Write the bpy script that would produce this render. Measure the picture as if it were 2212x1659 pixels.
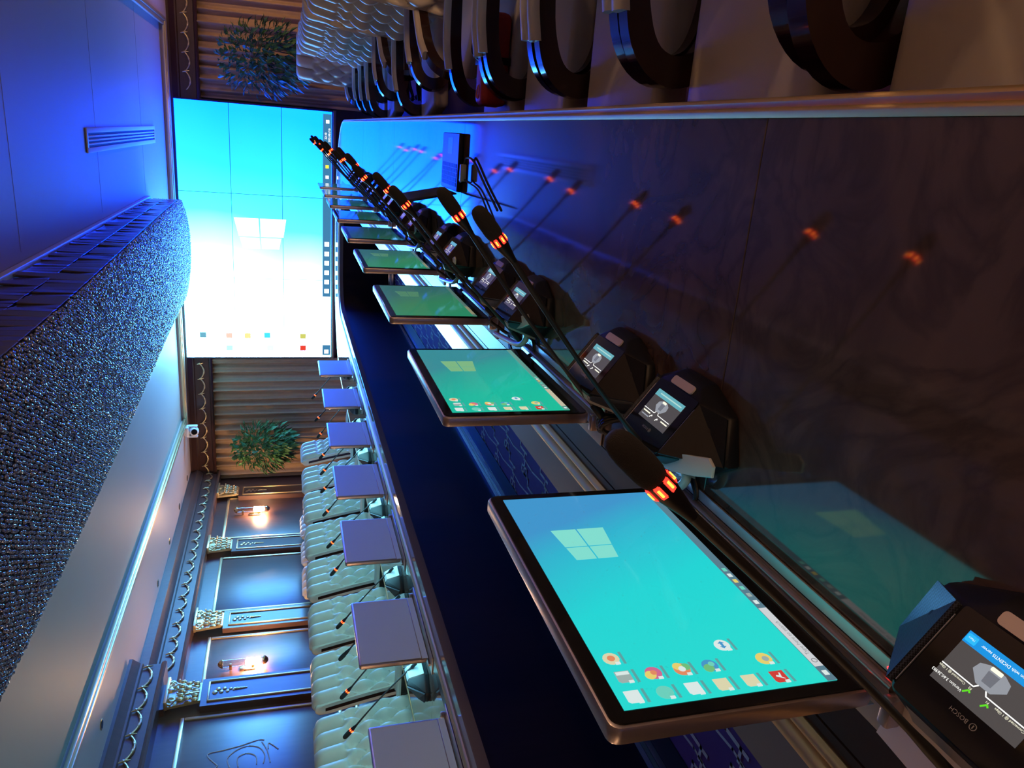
import bpy, bmesh, math, random
from mathutils import Vector, Matrix
random.seed(7)
PI = math.pi
for o in list(bpy.data.objects): bpy.data.objects.remove(o)
scene = bpy.context.scene
COL = scene.collection

# ------------------------------------------------------------------ camera
YAW, PITCH, ROLL, FPX = math.radians(18.443), math.radians(16.409), math.radians(0.656), 1640.0
CZ = 1.44
fwd = Vector((-math.sin(YAW) * math.cos(PITCH), math.cos(YAW) * math.cos(PITCH), -math.sin(PITCH)))
rgt = Vector((math.cos(YAW), math.sin(YAW), 0)); dwn = fwd.cross(rgt)
r2 = math.cos(ROLL) * rgt + math.sin(ROLL) * dwn
d2 = -math.sin(ROLL) * rgt + math.cos(ROLL) * dwn
cd = bpy.data.cameras.new('camera'); cam = bpy.data.objects.new('camera', cd); COL.objects.link(cam)
# the phone was held on its side: image right is the room's down, image up is the room's right
m = Matrix((d2, r2, -fwd)).transposed().to_4x4(); m.translation = (0, 0, CZ)
cam.matrix_world = m
cd.sensor_fit = 'HORIZONTAL'; cd.sensor_width = 36.0; cd.lens = FPX / 2212 * 36.0
cd.clip_start = 0.02; cd.clip_end = 100
scene.camera = cam
# ------------------------------------------------------------------ world + exposure
w = bpy.data.worlds.new('world'); scene.world = w; w.use_nodes = True
w.node_tree.nodes['Background'].inputs[0].default_value = (0.10, 0.11, 0.16, 1)
w.node_tree.nodes['Background'].inputs[1].default_value = 0.05
vs = scene.view_settings
vs.view_transform = 'Standard'; vs.look = 'None'; vs.exposure = 1.65; vs.gamma = 1.0; vs.use_curve_mapping = False
SCREEN_GAIN = 1.5      # brightness of the video wall
SCONCE_GAIN = 1.0
DEV = 1 / 3.14            # small screens and leds, relative to the exposure

# ------------------------------------------------------------------ materials
MATS = {}
def mat(name, col=(0.5, 0.5, 0.5), rough=0.5, metal=0.0, emit=None, es=1.0, coat=0.0, spec=None, noise=0.0, nscale=20.0, bump=0.0, trans=0.0, stretch=None):
    if name in MATS: return MATS[name]
    M = bpy.data.materials.new(name); M.use_nodes = True
    nt = M.node_tree; b = nt.nodes['Principled BSDF']
    b.inputs['Base Color'].default_value = (*col, 1); b.inputs['Roughness'].default_value = rough
    b.inputs['Metallic'].default_value = metal
    if coat: b.inputs['Coat Weight'].default_value = coat; b.inputs['Coat Roughness'].default_value = 0.05 if rough < .3 else 0.33
    if spec is not None: b.inputs['Specular IOR Level'].default_value = spec
    if trans: b.inputs['Transmission Weight'].default_value = trans
    if emit is not None:
        b.inputs['Emission Color'].default_value = (*emit, 1); b.inputs['Emission Strength'].default_value = es
    if noise or bump:
        tc = nt.nodes.new('ShaderNodeTexCoord'); mp = nt.nodes.new('ShaderNodeMapping'); n = nt.nodes.new('ShaderNodeTexNoise')
        n.inputs['Scale'].default_value = nscale; n.inputs['Detail'].default_value = 4
        if stretch: mp.inputs['Scale'].default_value = stretch
        nt.links.new(tc.outputs['Object'], mp.inputs['Vector']); nt.links.new(mp.outputs['Vector'], n.inputs['Vector'])
        if noise:
            mx = nt.nodes.new('ShaderNodeMix'); mx.data_type = 'RGBA'
            mx.inputs[6].default_value = (*[c * (1 - noise) for c in col], 1)
            mx.inputs[7].default_value = (*[min(1, c * (1 + noise)) for c in col], 1)
            nt.links.new(n.outputs[0], mx.inputs[0]); nt.links.new(mx.outputs[2], b.inputs['Base Color'])
        if bump:
            bp = nt.nodes.new('ShaderNodeBump'); bp.inputs['Strength'].default_value = bump; bp.inputs['Distance'].default_value = 0.002
            nt.links.new(n.outputs[0], bp.inputs['Height']); nt.links.new(bp.outputs[0], b.inputs['Normal'])
    MATS[name] = M
    return M

def emitmat(name, col, s=1.0):
    return mat(name, (0.01, 0.01, 0.01), 0.3, emit=col, es=s * DEV, spec=0.3)

def ramp_emit(name, stops, axis='X', gain=1.0, uv=True, wob=0.0, rough=0.15, two=None):
    """emission from a colour ramp along a UV axis: the picture a screen shows"""
    M = bpy.data.materials.new(name); M.use_nodes = True; nt = M.node_tree; b = nt.nodes['Principled BSDF']
    b.inputs['Base Color'].default_value = (0.01, 0.01, 0.012, 1); b.inputs['Roughness'].default_value = rough
    tc = nt.nodes.new('ShaderNodeTexCoord'); sp = nt.nodes.new('ShaderNodeSeparateXYZ')
    nt.links.new(tc.outputs['UV'], sp.inputs[0])
    src = sp.outputs[0] if axis == 'X' else sp.outputs[1]
    if two:
        a = nt.nodes.new('ShaderNodeMath'); a.operation = 'MULTIPLY_ADD'
        a.inputs[1].default_value = two[0]
        nt.links.new(sp.outputs[1], a.inputs[0])
        nt.links.new(src, a.inputs[2]); src = a.outputs[0]
        a2 = nt.nodes.new('ShaderNodeMath'); a2.operation = 'ADD'; a2.inputs[1].default_value = two[1]
        nt.links.new(src, a2.inputs[0]); src = a2.outputs[0]
    if wob:
        n = nt.nodes.new('ShaderNodeTexNoise'); n.inputs['Scale'].default_value = 2.2; n.inputs['Detail'].default_value = 1
        nt.links.new(tc.outputs['UV'], n.inputs['Vector'])
        a = nt.nodes.new('ShaderNodeMath'); a.operation = 'MULTIPLY_ADD'; a.inputs[1].default_value = wob
        nt.links.new(n.outputs[0], a.inputs[0]); nt.links.new(src, a.inputs[2]); src = a.outputs[0]
    r = nt.nodes.new('ShaderNodeValToRGB'); e = r.color_ramp.elements
    mxv = max(max(c) for _, c in stops)
    while len(e) < len(stops): e.new(0.5)
    for i, (p, c) in enumerate(stops):
        e[i].position = p; e[i].color = (*[x / mxv for x in c], 1)
    nt.links.new(src, r.inputs[0]); nt.links.new(r.outputs[0], b.inputs['Emission Color'])
    b.inputs['Emission Strength'].default_value = mxv * gain
    MATS[name] = M
    return M

def marble(name, dark, light, vein, rough=0.06, scale=2.2):
    M = bpy.data.materials.new(name); M.use_nodes = True; nt = M.node_tree; b = nt.nodes['Principled BSDF']
    b.inputs['Roughness'].default_value = rough; b.inputs['Specular IOR Level'].default_value = 0.9
    tc = nt.nodes.new('ShaderNodeTexCoord')
    n1 = nt.nodes.new('ShaderNodeTexNoise'); n1.inputs['Scale'].default_value = scale; n1.inputs['Detail'].default_value = 8; n1.inputs['Distortion'].default_value = 1.6
    n2 = nt.nodes.new('ShaderNodeTexNoise'); n2.inputs['Scale'].default_value = scale * 1.6; n2.inputs['Detail'].default_value = 6; n2.inputs['Distortion'].default_value = 2.5
    nt.links.new(tc.outputs['Object'], n1.inputs['Vector']); nt.links.new(tc.outputs['Object'], n2.inputs['Vector'])
    r1 = nt.nodes.new('ShaderNodeValToRGB'); r1.color_ramp.elements[0].position = 0.3; r1.color_ramp.elements[1].position = 0.7
    r1.color_ramp.elements[0].color = (*dark, 1); r1.color_ramp.elements[1].color = (*light, 1)
    r2 = nt.nodes.new('ShaderNodeValToRGB'); el = r2.color_ramp.elements
    el[0].position = 0.42; el[0].color = (0, 0, 0, 1); el[1].position = 0.58; el[1].color = (0, 0, 0, 1)
    q = el.new(0.5); q.color = (.45, .45, .45, 1)
    mx = nt.nodes.new('ShaderNodeMix'); mx.data_type = 'RGBA'; mx.inputs[7].default_value = (*vein, 1)
    nt.links.new(n1.outputs[0], r1.inputs[0]); nt.links.new(n2.outputs[0], r2.inputs[0])
    nt.links.new(r2.outputs[0], mx.inputs[0]); nt.links.new(r1.outputs[0], mx.inputs[6]); nt.links.new(mx.outputs[2], b.inputs['Base Color'])
    MATS[name] = M
    return M

M_MARBLE = marble('polished_marble', (0.075, 0.046, 0.042), (0.118, 0.076, 0.066), (0.024, 0.016, 0.017), scale=2.8)
M_BORDER = mat('pale_polished_border', (0.16, 0.15, 0.15), 0.12)
M_WOOD = mat('dark_mahogany', (0.045, 0.018, 0.013), 0.28, noise=0.5, nscale=6, stretch=(1, 1, 8))
M_WALLWOOD = mat('satin_mahogany_wall', (0.115, 0.060, 0.050), 0.45, coat=1.0, spec=.15, noise=0.25, nscale=4, stretch=(1, 6, 1))
M_ARMWOOD = mat('gloss_dark_wood', (0.030, 0.010, 0.008), 0.16, coat=0.3)
M_RIMWOOD = mat('rim_wood', (0.035, 0.016, 0.010), 0.25, noise=0.4, nscale=5, stretch=(8, 1, 1))
M_BLACKWOOD = mat('black_panel', (0.010, 0.006, 0.009), 0.5, spec=.18, noise=0.4, nscale=4, stretch=(8, 8, 1))
M_GOLD = mat('brushed_gold', (0.78, 0.54, 0.26), 0.5, 1.0)
M_GOLDL = mat('gilt_ornament', (0.75, 0.60, 0.34), 0.35, 0.85)
M_BRASS = mat('brass', (0.60, 0.42, 0.22), 0.25, 1.0)
M_STEEL = mat('steel_trim', (0.6, 0.62, 0.65), 0.2, 1.0)
M_ALU = mat('anodised_aluminium', (0.50, 0.44, 0.45), 0.33, 0.9)
M_ALUP = mat('aluminium_plate', (0.55, 0.54, 0.55), 0.38, 0.8)
M_BLACK = mat('black_plastic', (0.006, 0.006, 0.009), 0.42, spec=.3)
M_BLACKG = mat('black_gloss', (0.008, 0.008, 0.010), 0.08)
M_FOAM = mat('black_foam', (0.010, 0.009, 0.011), 0.95, bump=0.6, nscale=900)
M_RUBBER = mat('black_rubber', (0.012, 0.012, 0.014), 0.5)
M_WHITE = mat('white_enamel', (0.80, 0.82, 0.86), 0.42)
M_BACK = mat('white_enamel_blue_lit', (0.56, 0.90, 1.0), 0.50, spec=.8)  # white backs; the video wall's blue light is tinted into this colour
M_LEATHER = mat('cream_leather', (0.62, 0.56, 0.47), 0.45, noise=0.06, nscale=6)
M_CARPET = mat('purple_carpet', (0.11, 0.045, 0.20), 0.95, bump=0.5, nscale=500, noise=0.3)
M_CARPLINE = mat('carpet_line', (0.60, 0.66, 0.58), 0.95)
M_CEIL = mat('ceiling_paint', (0.41, 0.35, 0.30), 0.55, noise=0.04, nscale=0.8)
M_SOFFIT = mat('soffit_paint', (0.60, 0.47, 0.42), 0.4)
M_CURTAIN = mat('gold_taupe_curtain', (0.40, 0.27, 0.16), 0.7, noise=0.12, nscale=12)
M_LEAF = mat('plant_leaf', (0.05, 0.15, 0.05), 0.45, noise=0.4, nscale=12)
M_STEM = mat('plant_stem', (0.10, 0.06, 0.03), 0.8)
M_POT = mat('glazed_pot', (0.05, 0.035, 0.03), 0.3)
M_GREYP = mat('pale_grey_plastic', (0.52, 0.56, 0.54), 0.3)
M_PAPER = mat('white_card', (0.75, 0.73, 0.72), 0.6)

# ------------------------------------------------------------------ mesh helpers
class B:
    def __init__(s): s.bm = bmesh.new()
    def box(s, x0, x1, y0, y1, z0, z1, bev=0.0, seg=2):
        r = bmesh.ops.create_cube(s.bm, size=1.0); v = r['verts']
        bmesh.ops.scale(s.bm, vec=(abs(x1 - x0), abs(y1 - y0), abs(z1 - z0)), verts=v)
        bmesh.ops.translate(s.bm, vec=((x0 + x1) / 2, (y0 + y1) / 2, (z0 + z1) / 2), verts=v)
        if bev:
            e = list({e for q in v for e in q.link_edges})
            bmesh.ops.bevel(s.bm, geom=e, offset=bev, segments=seg, affect='EDGES', profile=0.5)
        return s
    def hull(s, pts):
        v = [s.bm.verts.new(p) for p in pts]
        r = bmesh.ops.convex_hull(s.bm, input=v)
        return s
    def tube(s, pts, r, seg=10, cap=True, lobes=0, lobe=0.0, twist=0.0):
        pts = [Vector(p) for p in pts]; n = len(pts); rad = r if isinstance(r, (list, tuple)) else [r] * n
        rings = []; up = None
        for i, p in enumerate(pts):
            t = (pts[min(i + 1, n - 1)] - pts[max(i - 1, 0)]).normalized()
            if up is None:
                up = Vector((0, 0, 1)) if abs(t.z) < 0.9 else Vector((1, 0, 0))
            a = t.cross(up)
            if a.length < 1e-6: a = t.cross(Vector((1, 0.3, 0.2)))
            a.normalize(); b = t.cross(a).normalized(); up = -b if False else up
            ring = []
            for k in range(seg):
                q = 2 * PI * k / seg
                rr = rad[i] * (1 + (lobe * math.cos(lobes * (q + twist * i)) if lobes else 0))
                ring.append(s.bm.verts.new(p + a * math.cos(q) * rr + b * math.sin(q) * rr))
            rings.append(ring)
        for i in range(n - 1):
            for k in range(seg):
                s.bm.faces.new((rings[i][k], rings[i][(k + 1) % seg], rings[i + 1][(k + 1) % seg], rings[i + 1][k]))
        if cap:
            s.bm.faces.new(rings[0][::-1]); s.bm.faces.new(rings[-1])
        return s
    def lathe(s, prof, c=(0, 0, 0), axis=(0, 0, 1), seg=20, cap=True):
        """prof: (radius, distance along axis)"""
        ax = Vector(axis).normalized(); c = Vector(c)
        return s.tube_r([c + ax * h for _, h in prof], [max(r, 1e-4) for r, _ in prof], ax, seg, cap)
    def tube_r(s, pts, rad, ax, seg, cap):
        up = Vector((0, 0, 1)) if abs(ax.z) < 0.9 else Vector((1, 0, 0))
        a = ax.cross(up).normalized(); b = ax.cross(a).normalized(); rings = []
        for p, r in zip(pts, rad):
            rings.append([s.bm.verts.new(p + a * math.cos(2 * PI * k / seg) * r + b * math.sin(2 * PI * k / seg) * r) for k in range(seg)])
        for i in range(len(pts) - 1):
            for k in range(seg):
                s.bm.faces.new((rings[i][k], rings[i][(k + 1) % seg], rings[i + 1][(k + 1) % seg], rings[i + 1][k]))
        if cap: s.bm.faces.new(rings[0][::-1]); s.bm.faces.new(rings[-1])
        return s
    def prism(s, poly, axis, a0, a1, bev=0.0, seg=2):
        """poly: 2D points; axis 'x','y','z' is the extrusion axis"""
        def P(p, a):
            return {'x': (a, p[0], p[1]), 'y': (p[0], a, p[1]), 'z': (p[0], p[1], a)}[axis]
        v0 = [s.bm.verts.new(P(p, a0)) for p in poly]; v1 = [s.bm.verts.new(P(p, a1)) for p in poly]; n = len(poly)
        f = [s.bm.faces.new(v0[::-1]), s.bm.faces.new(v1)]
        for k in range(n): f.append(s.bm.faces.new((v0[k], v0[(k + 1) % n], v1[(k + 1) % n], v1[k])))
        if bev:
            e = list({e for q in f[:2] for e in q.edges})
            bmesh.ops.bevel(s.bm, geom=e, offset=bev, segments=seg, affect='EDGES', profile=0.5)
        return s
    def quad(s, a, b, c, d):
        s.bm.faces.new([s.bm.verts.new(p) for p in (a, b, c, d)]); return s
    def ball(s, c, r, sub=2, sc=(1, 1, 1)):
        q = bmesh.ops.create_icosphere(s.bm, subdivisions=sub, radius=r)['verts']
        bmesh.ops.scale(s.bm, vec=sc, verts=q); bmesh.ops.translate(s.bm, vec=c, verts=q); return s
    def xf(s, M):
        bmesh.ops.transform(s.bm, matrix=M, verts=s.bm.verts); return s
    def done(s, name, material, parent=None, smooth=True, angle=40, uvfn=None):
        bmesh.ops.recalc_face_normals(s.bm, faces=s.bm.faces)
        me = bpy.data.meshes.new(name)
        if smooth:
            for f in s.bm.faces: f.smooth = True
            for e in s.bm.edges:
                if len(e.link_faces) == 2 and e.calc_face_angle(0) > math.radians(angle): e.smooth = False
        if uvfn:
            L = s.bm.loops.layers.uv.new('uv')
            for f in s.bm.faces:
                for l in f.loops: l[L].uv = uvfn(l.vert.co)
        s.bm.to_mesh(me); s.bm.free(); me.materials.append(material)
        o = bpy.data.objects.new(name, me); COL.objects.link(o)
        if parent is not None: o.parent = parent
        return o

def tag(o, label=None, cat=None, group=None, kind=None):
    if label: o['label'] = label
    if cat: o['category'] = cat
    if group: o['group'] = group
    if kind: o['kind'] = kind
    return o
def thing(name, label, cat, loc=(0, 0, 0), rz=0.0, group=None):
    o = bpy.data.objects.new(name, None); COL.objects.link(o)
    o.location = loc; o.rotation_euler = (0, 0, rz); o.empty_display_size = 0.1
    return tag(o, label, cat, group)
def copy_tree(o, parent=None):
    c = o.copy(); COL.objects.link(c); c.parent = parent
    for ch in list(o.children): copy_tree(ch, c)
    return c
def text(name, s, size, material, parent, origin, xdir, ydir, align='LEFT', depth=0.0):
    cu = bpy.data.curves.new('t', 'FONT'); cu.body = s; cu.size = size; cu.align_x = align; cu.extrude = depth; cu.resolution_u = 2
    to = bpy.data.objects.new('t', cu); COL.objects.link(to)
    bpy.context.view_layer.update()
    me = bpy.data.meshes.new_from_object(to.evaluated_get(bpy.context.evaluated_depsgraph_get()))
    bpy.data.objects.remove(to)
    x = Vector(xdir).normalized(); y = Vector(ydir).normalized(); z = x.cross(y)
    M = Matrix((x, y, z)).transposed().to_4x4(); M.translation = origin
    me.transform(M); me.materials.clear(); me.materials.append(material)
    o = bpy.data.objects.new(name, me); COL.objects.link(o); o.parent = parent
    return o

# ================================================================== SETTING
XL, XR, YF, YN = -5.97, 2.75, 12.95, -6.0      # room
ZS, ZT = 3.04, 3.09                            # soffit, tray ceiling
floor = tag(B().box(XL - .2, XR + .2, YN - .2, YF + .2, -0.1, 0).done('floor', M_CARPET, smooth=False), 'dark purple carpet with a pale key-pattern chain', kind='structure')
AX = -1.61

def carpet_lines():
    b = B()
    def ribbon(pts, wd):
        for (x0, y0), (x1, y1) in zip(pts, pts[1:]):
            d = Vector((x1 - x0, y1 - y0, 0)); n = Vector((-d.y, d.x, 0)).normalized() * wd / 2
            e = d.normalized() * wd / 2
            a, c = Vector((x0, y0, .0025)) - e, Vector((x1, y1, .0025)) + e
            b.quad(a - n, c - n, c + n, a + n)
    P = 0.19
    for i in range(9):
        x = -2.3 + i * P
        off = (i % 2) * 0.5
        k = -2
        while k * .42 < 11:
            y = 0.4 + (k + off) * .42
            # thin long lines joined by stepped links
            ribbon([(x, y), (x + .012, y + .10), (x, y + .21), (x - .01, y + .31), (x, y + .42)], .012)
            ribbon([(x, y + .06), (x + .05, y + .06), (x + .05, y + .16), (x + .10, y + .16), (x + .10, y + .25), (x + P, y + .25)], .017)
            ribbon([(x + .05, y + .02), (x + .05, y + .06)], .017)
            ribbon([(x + .10, y + .20), (x + .145, y + .20), (x + .145, y + .30), (x + .10, y + .30), (x + .10, y + .20)], .015)
            k += 1
    o = b.done('carpet_pattern', M_CARPLINE, floor, smooth=False); o['kind'] = 'stuff'
carpet_lines()

def shell(name, x0, x1, y0, y1, z0, z1, m):
    return tag(B().box(x0, x1, y0, y1, z0, z1).done(name, m, smooth=False), kind='structure')
# walls
wall_left = shell('wall_left', XL - .2, XL, YN, YF, 0, 3.3, M_WALLWOOD)
tag(wall_left, 'panelled dark wood side wall with gilt pilasters and rope garland')
wall_back = shell('wall_back', XL - .2, XR + .2, YF, YF + .2, 0, 3.3, M_WOOD); tag(wall_back, 'dark wood end wall behind the video wall and curtains')
wall_right = shell('wall_right', XR, XR + .2, YN, YF, 0, 3.3, M_WALLWOOD); tag(wall_right, 'dark wood side wall behind the right-hand chairs')
wall_front = shell('wall_front', XL - .2, XR + .2, YN - .2, YN, 0, 3.3, M_WALLWOOD); tag(wall_front, 'dark wood wall behind the viewer')
# ceiling: soffit frame around a shallow tray
TX0, TX1, TY0, TY1 = -4.66, 1.18, -4.6, 12.36
cb = B()
cb.box(XL, XR, YN, YF, ZT, 3.3)
ceiling = tag(cb.done('ceiling', M_CEIL, smooth=False), 'pale painted tray ceiling lit blue by the screen', kind='structure')
for i, (a, b_, c, d) in enumerate([(XL, TX0, YN, YF), (TX1, XR, YN, YF), (TX0, TX1, TY1, YF), (TX0, TX1, YN, TY0)]):
    B().box(a, b_, c, d, ZS, ZT + .002).done('soffit', M_SOFFIT, ceiling, smooth=False)
# joints between the ceiling boards
for y in (3.2, 5.6, 8.0, 10.4):
    B().box(-.93, TX1, y - .003, y + .003, ZT - .0015, ZT + .001).done('ceiling_joint', mat('joint', (.34, .29, .25), .6), ceiling, smooth=False)
# tray moulding: stepped gilt trim right round the tray
def rect_ring(b, x0, x1, y0, y1, wd, z0, z1):
    for a in ((x0, x0 + wd, y0, y1), (x1 - wd, x1, y0, y1), (x0 + wd, x1 - wd, y0, y0 + wd), (x0 + wd, x1 - wd, y1 - wd, y1)):
        b.box(*a, z0, z1, bev=0.006)
t1 = B(); rect_ring(t1, TX0 - .07, TX1 + .07, TY0 - .07, TY1 + .07, .045, ZS - .028, ZS + .002)
rect_ring(t1, TX0 - .02, TX1 + .02, TY0 - .02, TY1 + .02, .05, ZS - .016, ZS + .02)
tag(t1.done('trim_1', M_GOLDL), 'stepped gilt moulding round the ceiling tray', kind='structure')

# ---------------------------------------------- left wall woodwork
def swag_mesh(L):
    b = B(); pts = []
    for i in range(15):
        t = i / 14
        pts.append((0.0, (t - .5) * L * .97, -0.062 * math.sin(PI * t) ** .8 + .03))
    rad = [.007 + .007 * math.sin(PI * i / 14) for i in range(15)]
    b.tube(pts, rad, seg=9, lobes=3, lobe=.22, twist=.55)
    # knot with two flared ends
    b.tube([(0, L / 2 - .012, .070), (.004, L / 2 - .006, .048), (.006, L / 2, .028), (.004, L / 2 + .004, .0), (0, L / 2 + .010, -.026)], [.007, .009, .011, .008, .004], 8)
    b.ball((.006, L / 2, .03), .017, 1)
    return b
SW = {}
def swag(parent, L, M):
    if L not in SW:
        o = swag_mesh(L).done('rope_swag', M_GOLDL, parent); SW[L] = o
    else:
        o = SW[L].copy(); COL.objects.link(o); o.parent = parent
    o.matrix_local = M
    return o
def entab_profile(b, axis, face, back, z0, z1, a0, a1, s):
    """moulded entablature; face/back along x (axis y) or along y (axis x); s=+1 faces +"""
    H = z1 - z0
    p = [(back, z0), (face + s * .02, z0), (face + s * .035, z0 + .02), (face + s * .02, z0 + .045), (face, z0 + .055),
         (face, z1 - .13), (face + s * .03, z1 - .12), (face + s * .03, z1 - .10), (face + s * .055, z1 - .07), (face + s * .075, z1 - .045), (face + s * .09, z1 - .03), (face + s * .09, z1), (back, z1)]
    b.prism(p, axis, a0, a1)
# projecting near bay
PB = -5.64
B().box(XL, PB, YN, 7.12, 0, ZS).done('bay_panelling', M_WALLWOOD, wall_left, smooth=False)
eb = B(); entab_profile(eb, 'y', -5.47, XL, 2.69, ZS, YN, 7.30, 1)
eb.done('entablature', M_WALLWOOD, wall_left, angle=25)
eb = B(); entab_profile(eb, 'y', -5.83, XL, 2.58, ZS - .07, 7.10, YF, 1); eb.box(XL, -5.75, 7.1, YF, ZS - .08, ZS)
eb.done('entablature', M_WALLWOOD, wall_left, angle=25)
y = 7.25
while y > 2.4:
    swag(wall_left, .32, Matrix.Translation((-5.455, y - .16, 2.84)) @ Matrix.Rotation(0, 4, 'Z')); y -= .32
y = 7.92 - .285
while y < 12.5:
    swag(wall_left, .285, Matrix.Translation((-5.815, y + .1425, 2.735))); y += .285

def panel(y0, y1, z0, z1, xw, name='wall_panel'):
    p = B().box(xw, xw + .012, y0 + .03, y1 - .03, z0 + .03, z1 - .03, bev=.004).done(name, M_WALLWOOD, wall_left)
    f = B()
    for (a, b_, c, d) in ((y0, y1, z1 - .04, z1), (y0, y1, z0, z0 + .04), (y0, y0 + .04, z0 + .04, z1 - .04), (y1 - .04, y1, z0 + .04, z1 - .04)):
        f.box(xw, xw + .028, a, b_, c, d, bev=.010)
    f.done('panel_moulding', M_GOLDL, p)
    return p
panel(10.72, 12.07, .95, 2.42, XL); panel(8.85, 10.18, .95, 2.40, XL); panel(7.25, 8.34, .95, 2.40, XL)
pn = panel(4.75, 6.62, .95, 2.49, PB); panel(2.3, 4.15, .95, 2.49, PB)
for (a, b_) in ((10.72, 12.07), (8.85, 10.18), (7.25, 8.34)): panel(a, b_, .15, .82, XL)
for (a, b_) in ((4.75, 6.62), (2.3, 4.15)): panel(a, b_, .15, .82, PB)
# faint carved cartouche on the near panel
cb = B()
def curve3(pts, n=8):
    out = []
    for i in range(len(pts) - 1):
        p0 = pts[max(i - 1, 0)]; p1 = pts[i]; p2 = pts[i + 1]; p3 = pts[min(i + 2, len(pts) - 1)]
        for k in range(n):
            t = k / n
            out.append(tuple(0.5 * ((2 * p1[j]) + (-p0[j] + p2[j]) * t + (2 * p0[j] - 5 * p1[j] + 4 * p2[j] - p3[j]) * t * t + (-p0[j] + 3 * p1[j] - 3 * p2[j] + p3[j]) * t ** 3) for j in range(len(p1))))
    out.append(tuple(pts[-1])); return out
XC = PB + .0125
for pts in ([(5.95, 2.10), (6.10, 2.20), (6.13, 2.06), (6.16, 1.90), (6.20, 1.76), (6.19, 1.70)],
            [(5.90, 1.99), (6.02, 2.02), (6.11, 1.94), (6.14, 1.84), (6.10, 1.74), (6.00, 1.69), (5.90, 1.70)],
            [(5.9, 1.92), (6.01, 1.93), (6.05, 1.85), (6.0, 1.77), (5.9, 1.76)],
            [(6.07, 1.66), (6.14, 1.66), (6.11, 1.62), (6.05, 1.57)], [(6.17, 1.72), (6.05, 1.67), (5.9, 1.64)],
            [(5.95, 2.10), (5.82, 2.16), (5.7, 2.10)]):
    cb.tube([(XC, a, b_) for a, b_ in curve3(pts, 5)], .006, 6)
cb.done('carved_cartouche', mat('cartouche', (.55, .50, .52), .4), pn)

def capital_mesh():
    b = B(); random.seed(3)
    W, H = .36, .33
    b.prism([(-W * .36, 0), (W * .36, 0), (W * .5, H), (-W * .5, H)], 'x', 0, .03)
    def spiral(cy, cz, r0, sgn):
        pts = []
        for i in range(22):
            t = i / 21; a = t * 3.6 * PI / 1.4
            r = r0 * (1 - .8 * t)
            pts.append((.05 + .02 * t, cy + sgn * r * math.cos(a), cz + r * math.sin(a)))
        b.tube(pts, [.014 * (1 - .5 * i / 21) for i in range(22)], 6)
    for s in (-1, 1):
        spiral(s * .12, .265, .055, s); spiral(s * .055, .19, .035, s)
        b.tube(curve3([(.04, s * .02, .02), (.06, s * .05, .12), (.06, s * .09, .20), (.055, s * .165, .265)]), .011, 6)
    for row, (z, n, wy) in enumerate(((.05, 5, .12), (.12, 4, .11), (.18, 5, .13))):
        for i in range(n):
            yy = (i / (n - 1) - .5) * 2 * wy
            b.ball((.042 + .014 * row, yy, z), .03, 1, (.6, .8, 1.25)); b.ball((.066 + .014 * row, yy, z + .032), .013, 1)
    b.ball((.085, 0, .285), .04, 1, (.7, 1, 1)); b.box(0, .10, -W * .53, W * .53, H - .03, H, bev=.006)
    return b
CAP = [None]
def pilaster(x, y0, y1, ztop, zcap):
    cy = (y0 + y1) / 2
    p = B().box(x, x + .085, y0, y1, .12, zcap).box(x, x + .11, y0 - .02, y1 + .02, 0, .16, bev=.01).box(x, x + .085, y0 + .02, y1 - .02, zcap + .33, ztop).done('pilaster', M_WALLWOOD, wall_left, smooth=False)
    f = B(); z0, z1 = .95, zcap - .06; a, c = y0 + .05, y1 - .05
    for (q0, q1, s0, s1) in ((a, c, z1 - .02, z1), (a, c, z0, z0 + .02), (a, a + .02, z0, z1), (c - .02, c, z0, z1)):
        f.box(x + .08, x + .10, q0, q1, s0, s1, bev=.006)
    f.done('pilaster_moulding', M_GOLDL, p)
    d = B()
    for i in range(7):
        d.ball((x + .088, cy + (.022 if i % 2 else -.022) * (1 if i < 5 else .4), zcap - .13 - i * .03), .028 - .002 * i, 1, (.5, 1, 1))
    d.tube([(x + .09, cy, zcap - .31), (x + .09, cy, zcap - .44)], [.012, .004], 6)
    for i in range(3): d.ball((x + .09, cy, zcap - .34 - i * .035), .014 - .002 * i, 1)
    d.done('pendant_ornament', M_GOLDL, p)
    if CAP[0] is None:
        c = capital_mesh().done('capital', M_GOLDL, p); CAP[0] = c
    else:
        c = CAP[0].copy(); COL.objects.link(c); c.parent = p
    c.matrix_local = Matrix.Translation((x + .07, cy, zcap))
    return p
pilaster(XL, 11.98, 12.36, 2.60, 2.25); pilaster(XL, 10.22, 10.60, 2.60, 2.25); pilaster(XL, 8.40, 8.76, 2.60, 2.24)
pilaster(PB, 6.68, 7.08, 2.70, 2.32); pilaster(PB, 4.22, 4.62, 2.70, 2.32)

# ---------------------------------------------- far wall woodwork
eb = B(); p0 = 12.80
entab_profile(eb, 'x', p0, YF, 2.64, ZS, XL, XR, -1)
eb.done('entablature', M_WOOD, wall_back, angle=25)
RZ = Matrix.Rotation(-PI / 2, 4, 'Z')
x = -3.85
while x > -5.85:
    swag(wall_back, .26, Matrix.Translation((x - .13, p0 - .016, 2.80)) @ RZ); x -= .26
x = .34
while x < 2.4:
    swag(wall_back, .26, Matrix.Translation((x + .13, p0 - .016, 2.80)) @ RZ); x += .26

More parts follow.
